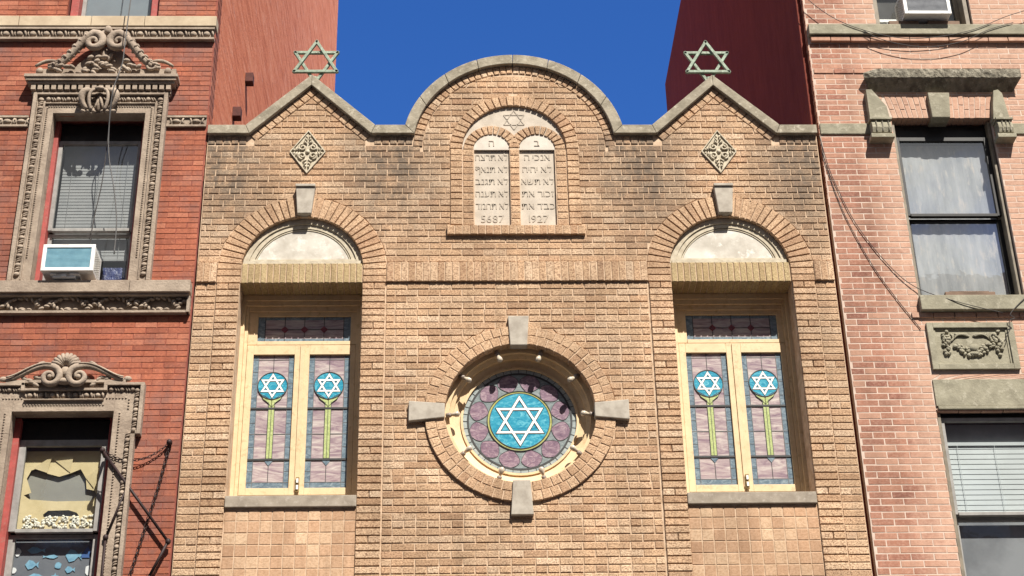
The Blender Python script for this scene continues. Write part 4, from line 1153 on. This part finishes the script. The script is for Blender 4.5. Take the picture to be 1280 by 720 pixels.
for s, a, b in ((-1, 4.45, 4.735), (1, 6.045, 6.27)):
    m = MB(); c = (a+b)/2
    if s < 0: m.prism([(a+.03, 13.655), (a+.105, 13.655), (b-.02, 13.40), (b, 13.20), (a+.03, 13.20)], -.10, .02)
    else: m.prism([(a+.07, 13.64), (a+.13, 13.655), (b-.05, 13.60), (b-.01, 13.20), (a, 13.20), (a+.03, 13.42)], -.10, .02)
    m.box(a+.01, b+.005, -.155, .02, 13.165, 13.199)
    prof = [(.02, 12.955), (-.09, 12.955), (-.13, 12.985), (-.15, 13.05), (-.14, 13.11), (-.115, 13.165), (.02, 13.165)]
    m.yprofile(prof, a+.03, b-.01)
    m.box(a, b+.01, -.155, .02, 12.895, 12.954)
    for i in range(3):
        x = a+.085+i*(b-a-.13)/2; m.box(x-.008, x+.008, -.1535, -.10, 12.99, 13.14, 1)
    m.build('hood_bracket', [M_OLIVE, M_SOOTSTONE], RH, bevel=.005)
m = MB(); m.prism([(5.275, 13.63), (5.555, 13.63), (5.515, 13.25), (5.285, 13.25)], -.07, .28); m.build('flat_arch_keystone', M_OLIVE, RH, bevel=.01)
m = MB(); m.box(RX0+.01, 7.6, -.085, .08, 14.545, 14.705); m.build('olive_sill_course', M_OLIVE, RH, bevel=.008)
m = MB(); m.box(RX0+.005, 4.50, -.02, .04, 13.03, 13.195); m.build('rough_string_course', M_OLIVE, RH, bevel=.012)
m = MB(); m.box(6.30, 7.6, -.02, .04, 13.03, 13.195); m.build('rough_string_course', M_OLIVE, RH, bevel=.012)
m = MB(); m.box(4.765, 6.07, -.085, .18, 10.505, 10.70); m.build('olive_window_sill', M_OLIVE, RH, bevel=.008)
m = MB(); m.box(4.783, 7.6, -.018, .10, 9.285, 9.625); m.box(4.80, 7.6, -.03, .10, 9.243, 9.283); m.build('olive_lintel', M_OLIVE, RH, bevel=.006)
m = MB(); a, b, c, d = 4.805, 5.835, 9.745, 10.355
m.box(a, b, -.006, .05, c, d, 0)
m.box(a, a+.075, -.04, .05, c, d); m.box(b-.075, b, -.04, .05, c, d); m.box(a+.075, b-.075, -.04, .05, c, c+.07); m.box(a+.075, b-.075, -.04, .05, d-.07, d)
m.box(a+.075, a+.10, -.018, .05, c+.07, d-.07); m.box(b-.10, b-.075, -.018, .05, c+.07, d-.07); m.box(a+.10, b-.10, -.018, .05, d-.095, d-.07)
RP = m.build('relief_panel', M_OLIVE, RH, bevel=.005)
m = MB(); cx = (a+b)/2
for i in range(60):
    t = random.uniform(-1, 1); x = cx+t*.29; z = 10.14-.17*(1-t*t)+random.uniform(-.05, .05)
    m.ell(x, -.012, z, random.uniform(.018, .04), .03, random.uniform(.015, .03), random.uniform(-1.5, 1.5), 0, 7, 4)
for s in (-1, 1):
    for i in range(22):
        m.ell(cx+s*(.315+random.uniform(-.035, .035)), -.012, 10.24-i*.0145+random.uniform(-.02, .02), random.uniform(.015, .032), .03, random.uniform(.015, .026), random.uniform(-1.5, 1.5), 0, 7, 4)
    m.tube(spiral(cx+s*.27, 10.16, .06, .015, 1.2, 60, -.015, s, 14), .013, 0, 5)
    for i in range(4): m.tube(bez((cx+s*.02, -.01, 10.18), (cx+s*.08, -.03, 10.24-.02*i), (cx+s*.15, -.03, 10.16+.03*i), (cx+s*(.19+.01*i), -.01, 10.22-.03*i), 6), [.006, .012, .014, .014, .012, .01, .006], 0, 5)
m.ell(cx, -.02, 10.02, .06, .04, .055); m.ell(cx, -.02, 9.95, .07, .03, .03)
m.build('carved_garland', M_OLIVE, RP)
# windows
sash_window(RH, rx0, rx1, 10.70, 13.27, 11.915, M_BLACKW, M_TAUPE, .035, .05, .12, M_GLASSR, .055, .20)
sash_window(RH, rx0, rx1, 6.40, 9.235, 8.0, M_GREYW, M_TAUPE, .04, .03, .07, M_GLASS, .045, .06)
sash_window(RH, rx0, rx1, 14.712, 17.2, 16.0, M_TAUPE, M_TAUPE, .06, .05, .17, M_GLASS, .05, .2)
m = MB(); nf = 18  # folded sheet added behind the glass, carries the painted sky reflections
for i in range(nf):
    x0 = rx0+.06+(rx1-rx0-.12)*i/nf; x1 = rx0+.06+(rx1-rx0-.12)*(i+1)/nf
    y0, y1 = (.240, .246) if i % 2 else (.246, .240)
    m.add([(x0, y0, 10.75), (x1, y1, 10.75), (x1, y1, 13.02), (x0, y0, 13.02)], [(0, 1, 2, 3)])
o = m.build('reflection_sheet', M_SKYREFL); recenter(o, (jx, .24, 10.75)); tag(o, 'pale sheet coloured as streaky sky reflections behind the black sash window under the hood', 'curtain')
blind('window_blind', 'white venetian blind half lowered in the lower right window', rx0+.10, rx1-.06, 8.03, 8.87, .185, M_BLIND, .062, .035, .003)
m = MB(); m.box(rx0+.05, rx1-.05, .215, .22, 6.5, 9.15); o = m.build('roller_blind', mat('grey_shade_cloth', (.27, .275, .285), (.17, .175, .185), 1.5, .8, 0, 0)); recenter(o, (jx, .22, 6.5)); tag(o, 'dull grey cloth shade behind the white blind in the lower right window', 'shade')
blind('window_blind', 'white vertical ribbed blind beside the air conditioner in the top right window', rx0+.12, 5.2, 14.72, 15.05, .34, M_WHITEP, .03, .01)

# ================================================================== LOOSE THINGS
def aircon(name, label, x0, x1, z0, z1, yf, yb, finm, brand):
    t = thing(name, label, 'air conditioner', ((x0+x1)/2, (yf+yb)/2, z0))
    fr = .045; m = MB()
    m.box(x0, x0+fr, yf, yf+.03, z0, z1); m.box(x1-fr, x1, yf, yf+.03, z0, z1); m.box(x0+fr, x1-fr, yf, yf+.03, z0, z0+fr); m.box(x0+fr, x1-fr, yf, yf+.03, z1-fr, z1)
    m.build('front_frame', M_WHITEP, t, bevel=.006)
    m = MB(); m.box(x0+.006, x1-.006, yf+.032, yb, z0+.006, z1-.004); m.build('casing', M_WHITEP, t, bevel=.006)
    m = MB(); m.box(x0+fr, x1-fr, yf+.024, yf+.031, z0+fr, z1-fr); n = 17
    for i in range(n):
        z = z0+fr+(z1-z0-2*fr)*(i+.5)/n; m.box(x0+fr, x1-fr, yf+.010, yf+.024, z-.003, z+.003)
    m.build('condenser_fins', finm, t)
    m = MB()
    for s, x in ((1, x1-.006), (-1, x0+.006)):
        for i in range(9):
            for j in range(5):
                y = yf+.07+(yb-yf-.12)*j/5; z = z0+.045+(z1-z0-.09)*i/9
                m.box(min(x, x+s*.005), max(x, x+s*.005), y, y+.03, z, z+.018)
    m.build('side_louvres', M_VENT, t)
    return t
ac = aircon('window_air_conditioner', 'white air conditioner with blue fins jutting from the left house window', -5.575, -4.965, 10.985, 11.34, -.23, .16, M_GRILL, 0)
m = MB(); m.box(-5.44, -5.18, -.17, .0, 10.925, 10.983, 0); m.box(-5.47, -5.40, -.19, .0, 10.955, 10.983); m.box(-5.24, -5.13, -.19, .0, 10.955, 10.983); m.box(-5.34, -5.28, -.19, -.15, 10.93, 10.97)
m.build('support_bracket', M_WHITEP, ac, bevel=.006)
aircon('window_air_conditioner', 'white air conditioner with grey grille on timber blocks in the top right window', 5.11, 5.725, 14.785, 15.20, -.20, .20, M_GRILL2, 0)
for a, b, lab in ((4.93, 5.32, 'left timber block under the top right air conditioner'), (5.44, 5.86, 'right timber block under the top right air conditioner')):
    m = MB(); m.box(a, b, -.06, .10, 14.707, 14.775); o = m.build('timber_block', M_WOOD, bevel=.006); recenter(o, ((a+b)/2, .02, 14.707)); tag(o, lab, 'wood block', 'timber blocks under the air conditioner')
m = MB(); m.box(5.085, 5.685, -.06, .0, 10.703, 10.755); m.box(5.14, 5.62, -.045, .01, 10.756, 10.772)
o = m.build('timber_strip', M_WOOD, bevel=.006); recenter(o, (5.39, -.03, 10.703)); tag(o, 'weathered strip of timber lying on the olive stone sill', 'wood strip')

def cable(name, label, pts, r=.009, m_=None, cat='cable', sub=6):
    P = [Vector(p) for p in pts]; out = []
    for i in range(len(P)-1):
        a = P[max(i-1, 0)]; b = P[i]; c = P[i+1]; d = P[min(i+2, len(P)-1)]
        for k in range(sub):
            t = k/sub
            out.append(.5*((2*b)+(c-a)*t+(2*a-5*b+4*c-d)*t*t+(3*b-a-3*c+d)*t**3))
    out.append(P[-1]); mb = MB(); mb.tube(out, r, 0, 6)
    o = mb.build(name, m_ or M_CABLE); recenter(o, P[-1]); return tag(o, label, cat)
cable('hanging_cable', 'grey cable hanging down past the carved crest of the left house', [(-4.80, -.40, 17.5), (-4.84, -.40, 15.2), (-4.86, -.38, 14.2), (-4.87, -.36, 13.85), (-4.95, -.34, 13.45), (-4.98, -.20, 13.0), (-4.95, -.14, 12.6), (-4.86, -.12, 12.2), (-4.79, -.08, 11.75), (-4.78, -.06, 11.3)], .0075, M_CABLEG)
cable('hanging_cable', 'thin dark wire hanging in front of the left air conditioner window', [(-4.97, -.26, 13.52), (-5.0, -.12, 13.0), (-5.01, -.10, 12.3), (-5.06, -.08, 11.8), (-5.08, -.06, 11.4)], .006)
cable('slack_cable', 'upper slack wire draped across the sill course of the pink house', [(3.60, -.098, 15.5), (3.95, -.098, 15.02), (4.3, -.098, 14.72), (4.75, -.098, 14.53), (5.15, -.098, 14.46), (5.6, -.098, 14.50), (6.05, -.098, 14.62), (6.5, -.098, 14.83), (7.0, -.098, 15.0)], .0050)
cable('slack_cable', 'lower slack wire sagging below the sill course of the pink house', [(4.55, -.098, 14.60), (4.75, -.098, 14.46), (5.1, -.098, 14.35), (5.45, -.098, 14.33), (5.85, -.098, 14.42), (6.2, -.098, 14.60), (6.55, -.098, 14.72)], .0050)
cable('drop_cable', 'wire dropping from the parapet corner and curving under the right window sill', [(3.83, -.03, 13.0), (3.87, -.02, 12.7), (3.94, -.015, 12.35), (4.13, -.015, 11.75), (4.43, -.015, 11.2), (4.74, -.03, 10.84), (5.2, -.095, 10.60), (5.72, -.095, 10.45)], .0050)
cable('drop_cable', 'wire dropping from the parapet corner down the pink brickwork to a loose end', [(3.83, -.03, 13.0), (3.88, -.012, 12.5), (4.02, -.012, 11.85), (4.25, -.012, 11.2), (4.47, -.012, 10.75), (4.74, -.012, 10.28)], .0050)
cable('wire_tail', 'short curled wire hanging over the carved garland panel', [(6.02, -.098, 10.65), (5.88, -.098, 10.52), (5.80, -.11, 10.42), (5.84, -.11, 10.37), (5.78, -.11, 10.34), (5.76, -.10, 10.22), (5.68, -.08, 10.08)], .0050)
# folding iron arms and chain on the left house
yb = -.075
br = thing('iron_bracket', 'rusty black folding iron bracket fixed beside the lower left window', 'bracket', (-4.3, yb, 7.3))
def B(x, z, p=-yb): return (fx(x, p), yb, fz(z, p))
def rod(a, b, r=.013):
    m = MB(); m.tube([a, b], r, 0, 8); return m.build('arm', M_IRON, br)
rod(B(-4.681, 8.812), B(-3.866, 7.736), .017); rod(B(-4.363, 8.393), B(-4.545, 7.788)); rod(B(-4.545, 7.788), B(-4.536, 6.9)); rod(B(-3.866, 7.736), B(-4.032, 7.349), .017); rod(B(-4.032, 7.349), B(-4.17, 6.95), .017)
for q in ((-4.681, 8.812), (-3.866, 7.736), (-4.545, 7.788), (-4.363, 8.393)):
    m = MB(); x, y, z = B(*q); m.ell(x, y, z, .032, .032, .038); m.build('joint', M_IRON, br)
m = MB(); x, y, z = B(-4.681, 8.812); m.tube([(x, y, z), (x-.02, .15, z+.02)], .02, 0, 8); m.build('wall_pin', M_IRON, br)
def chain(name, label, pts, link):
    P = [Vector(p) for p in pts]; mb = MB(); d = [(P[i+1]-P[i]).length for i in range(len(P)-1)]; L = sum(d); n = int(L/(link*.78))
    for i in range(n):
        s = (i+.5)/n*L; k = 0
        while k < len(d)-1 and s > d[k]: s -= d[k]; k += 1
        c = P[k].lerp(P[k+1], s/d[k]); t = (P[k+1]-P[k]).normalized(); u = Vector((0, 1, 0)) if i % 2 else t.cross(Vector((0, 1, 0))).normalized()
        mb.tube([c+t*math.cos(2*PI*j/8)*link*.5+u*math.sin(2*PI*j/8)*link*.28 for j in range(8)], link*.10, 0, 4, closed=True)
    o = mb.build(name, M_IRON); recenter(o, P[-1]); return tag(o, label, 'chain')
a = B(-4.65, 8.80); e = (-3.93, -.03, 8.89)
cp = [tuple(Vector(a).lerp(Vector(e), t/10)+Vector((0, 0, -.16*4*(t/10)*(1-t/10)))) for t in range(11)]
chain('sagging_chain', 'short sagging chain from the iron bracket to a wall hook near the synagogue', cp, .045)
cp = [(-3.93, -.03, 8.87), (-4.02, -.025, 8.35), (-4.13, -.025, 7.85), (-4.27, -.03, 7.2), (-4.33, -.03, 6.9)]
chain('hanging_chain', 'long chain slanting down the red brickwork from a wall hook', cp, .06)
m = MB(); m.ell(-3.935, -.05, 8.88, .035, .05, .04); m.tube([(-3.935, -.05, 8.88), (-3.935, .02, 8.90)], .018); o = m.build('wall_hook', M_IRON); recenter(o, (-3.935, 0, 8.84)); tag(o, 'small black iron wall hook holding two chains on the red brickwork', 'hook')

# ================================================================== GROUND, SKY, LIGHT, CAMERA
def struct(name, x0, x1, y0, y1, z, m_, h=0):
    mb = MB()
    if h: mb.box(x0, x1, y0, y1, z-h, z)
    else: mb.add([(x0, y0, z), (x1, y0, z), (x1, y1, z), (x0, y1, z)], [(0, 1, 2, 3)])
    o = mb.build(name, m_); o['kind'] = 'structure'; return o
struct('ground', -400, 400, -400, 400, -.15, M_CONC)
struct('road', -400, 400, -15, -4.2, -.14, M_ASPH)
struct('sidewalk', -400, 400, -4.2, -.06, .0, M_CONC, .146)

# unseen row added behind the camera to block low skylight
OR = thing('skylight_blocker', 'unseen dark brick row of houses added across the street to block low skylight', 'skylight blocker', (0, -19.5, 0))
m = MB()
hw_ = [rect(-21.2+4.4*i+dx, -20.1+4.4*i+dx, z, z+1.9) for i in range(10) for dx in (0, 1.75) for z in (4.6, 8.0, 11.4, 14.8, 18.2)]
slab(m, [rect(-22, 22, 0, 21.5)]+hw_, -.15, .15)
m.v = [(x, -19.65+y, z) for x, y, z in m.v]
m.box(-22, 22, -30, -20.6, 0, 21.2)
m.box(-22.1, 22.1, -19.9, -19.2, 21.3, 21.8)
m.build('wall', mat('soot_brown_brick', (.22, .12, .09), (.15, .085, .065), 3, .9, 40, .004), OR)
for q in hw_:
    m = MB(); m.box(q[0][0]-.02, q[1][0]+.02, -19.72, -19.70, q[0][1]-.02, q[2][1]+.02); m.build('window', M_BLIND if random.random() < .3 else M_GREYP, OR)

SUN_EL, SUN_AZ = 52., 23.          # elevation; degrees to the right of the facade's outward normal
sv = Vector((math.sin(rad(SUN_AZ))*math.cos(rad(SUN_EL)), -math.cos(rad(SUN_AZ))*math.cos(rad(SUN_EL)), math.sin(rad(SUN_EL))))
ld = bpy.data.lights.new('sun', 'SUN'); ld.energy = 4.7; ld.angle = rad(.53); ld.color = (1, .95, .87)
lo = bpy.data.objects.new('sun', ld); COL.objects.link(lo); lo.rotation_euler = (-sv).to_track_quat('-Z', 'Y').to_euler(); lo.location = (8, -20, 30)
wd = bpy.data.worlds.new('World'); SC.world = wd; wd.use_nodes = True
nt = wd.node_tree; bg = nt.nodes['Background']
sk = nt.nodes.new('ShaderNodeTexSky'); sk.sky_type = 'NISHITA'; sk.sun_disc = False
sk.sun_elevation = rad(SUN_EL); sk.sun_rotation = rad(180-SUN_AZ)
sk.air_density = .8; sk.dust_density = .1; sk.ozone_density = 3.6; sk.altitude = 200
hs = nt.nodes.new('ShaderNodeHueSaturation'); hs.inputs['Saturation'].default_value = 1.27; hs.inputs['Hue'].default_value = .513
nt.links.new(sk.outputs[0], hs.inputs['Color'])
tc = nt.nodes.new('ShaderNodeTexCoord'); sx = nt.nodes.new('ShaderNodeSeparateXYZ'); nt.links.new(tc.outputs['Generated'], sx.inputs[0])
mk = nt.nodes.new('ShaderNodeMapRange'); mk.inputs['From Min'].default_value = -.1; mk.inputs['From Max'].default_value = -.45; nt.links.new(sx.outputs['Y'], mk.inputs['Value'])
cn = ramp(nt, noise(nt, tc.outputs['Generated'], 3.0, 7, .6, .4), [(.26, 0), (.46, 1)])
cm_ = nt.nodes.new('ShaderNodeMath'); cm_.operation = 'MULTIPLY'; nt.links.new(mk.outputs['Result'], cm_.inputs[0]); nt.links.new(cn, cm_.inputs[1])
cl = mix(nt, cm_.outputs[0], hs.outputs[0], (2.2, 2.25, 2.3))       # broken cloud over the opposite side of the street
nt.links.new(cl, bg.inputs['Color'])
bg.inputs['Strength'].default_value = .105

cd = bpy.data.cameras.new('camera'); cam = bpy.data.objects.new('camera', cd); COL.objects.link(cam)
pt, yw, rl = rad(28.43601805), rad(2.13289079), rad(-1.21655377)
Fv = Vector((math.sin(yw)*math.cos(pt), math.cos(yw)*math.cos(pt), math.sin(pt)))
Rt = Vector((math.cos(yw), -math.sin(yw), 0)); Up = Rt.cross(Fv)
R2 = math.cos(rl)*Rt+math.sin(rl)*Up; U2 = -math.sin(rl)*Rt+math.cos(rl)*Up
M4 = Matrix(((R2.x, U2.x, -Fv.x, CX), (R2.y, U2.y, -Fv.y, -CD), (R2.z, U2.z, -Fv.z, CZ), (0, 0, 0, 1)))
cam.matrix_world = M4
cd.sensor_width = 36; cd.lens = 2050/1280*36; cd.clip_end = 2000; cd.clip_start = .1
SC.camera = cam
SC.view_settings.view_transform = 'Standard'; SC.view_settings.look = 'None'; SC.view_settings.gamma = 1; SC.view_settings.use_curve_mapping = False
SC.view_settings.exposure = 0.98
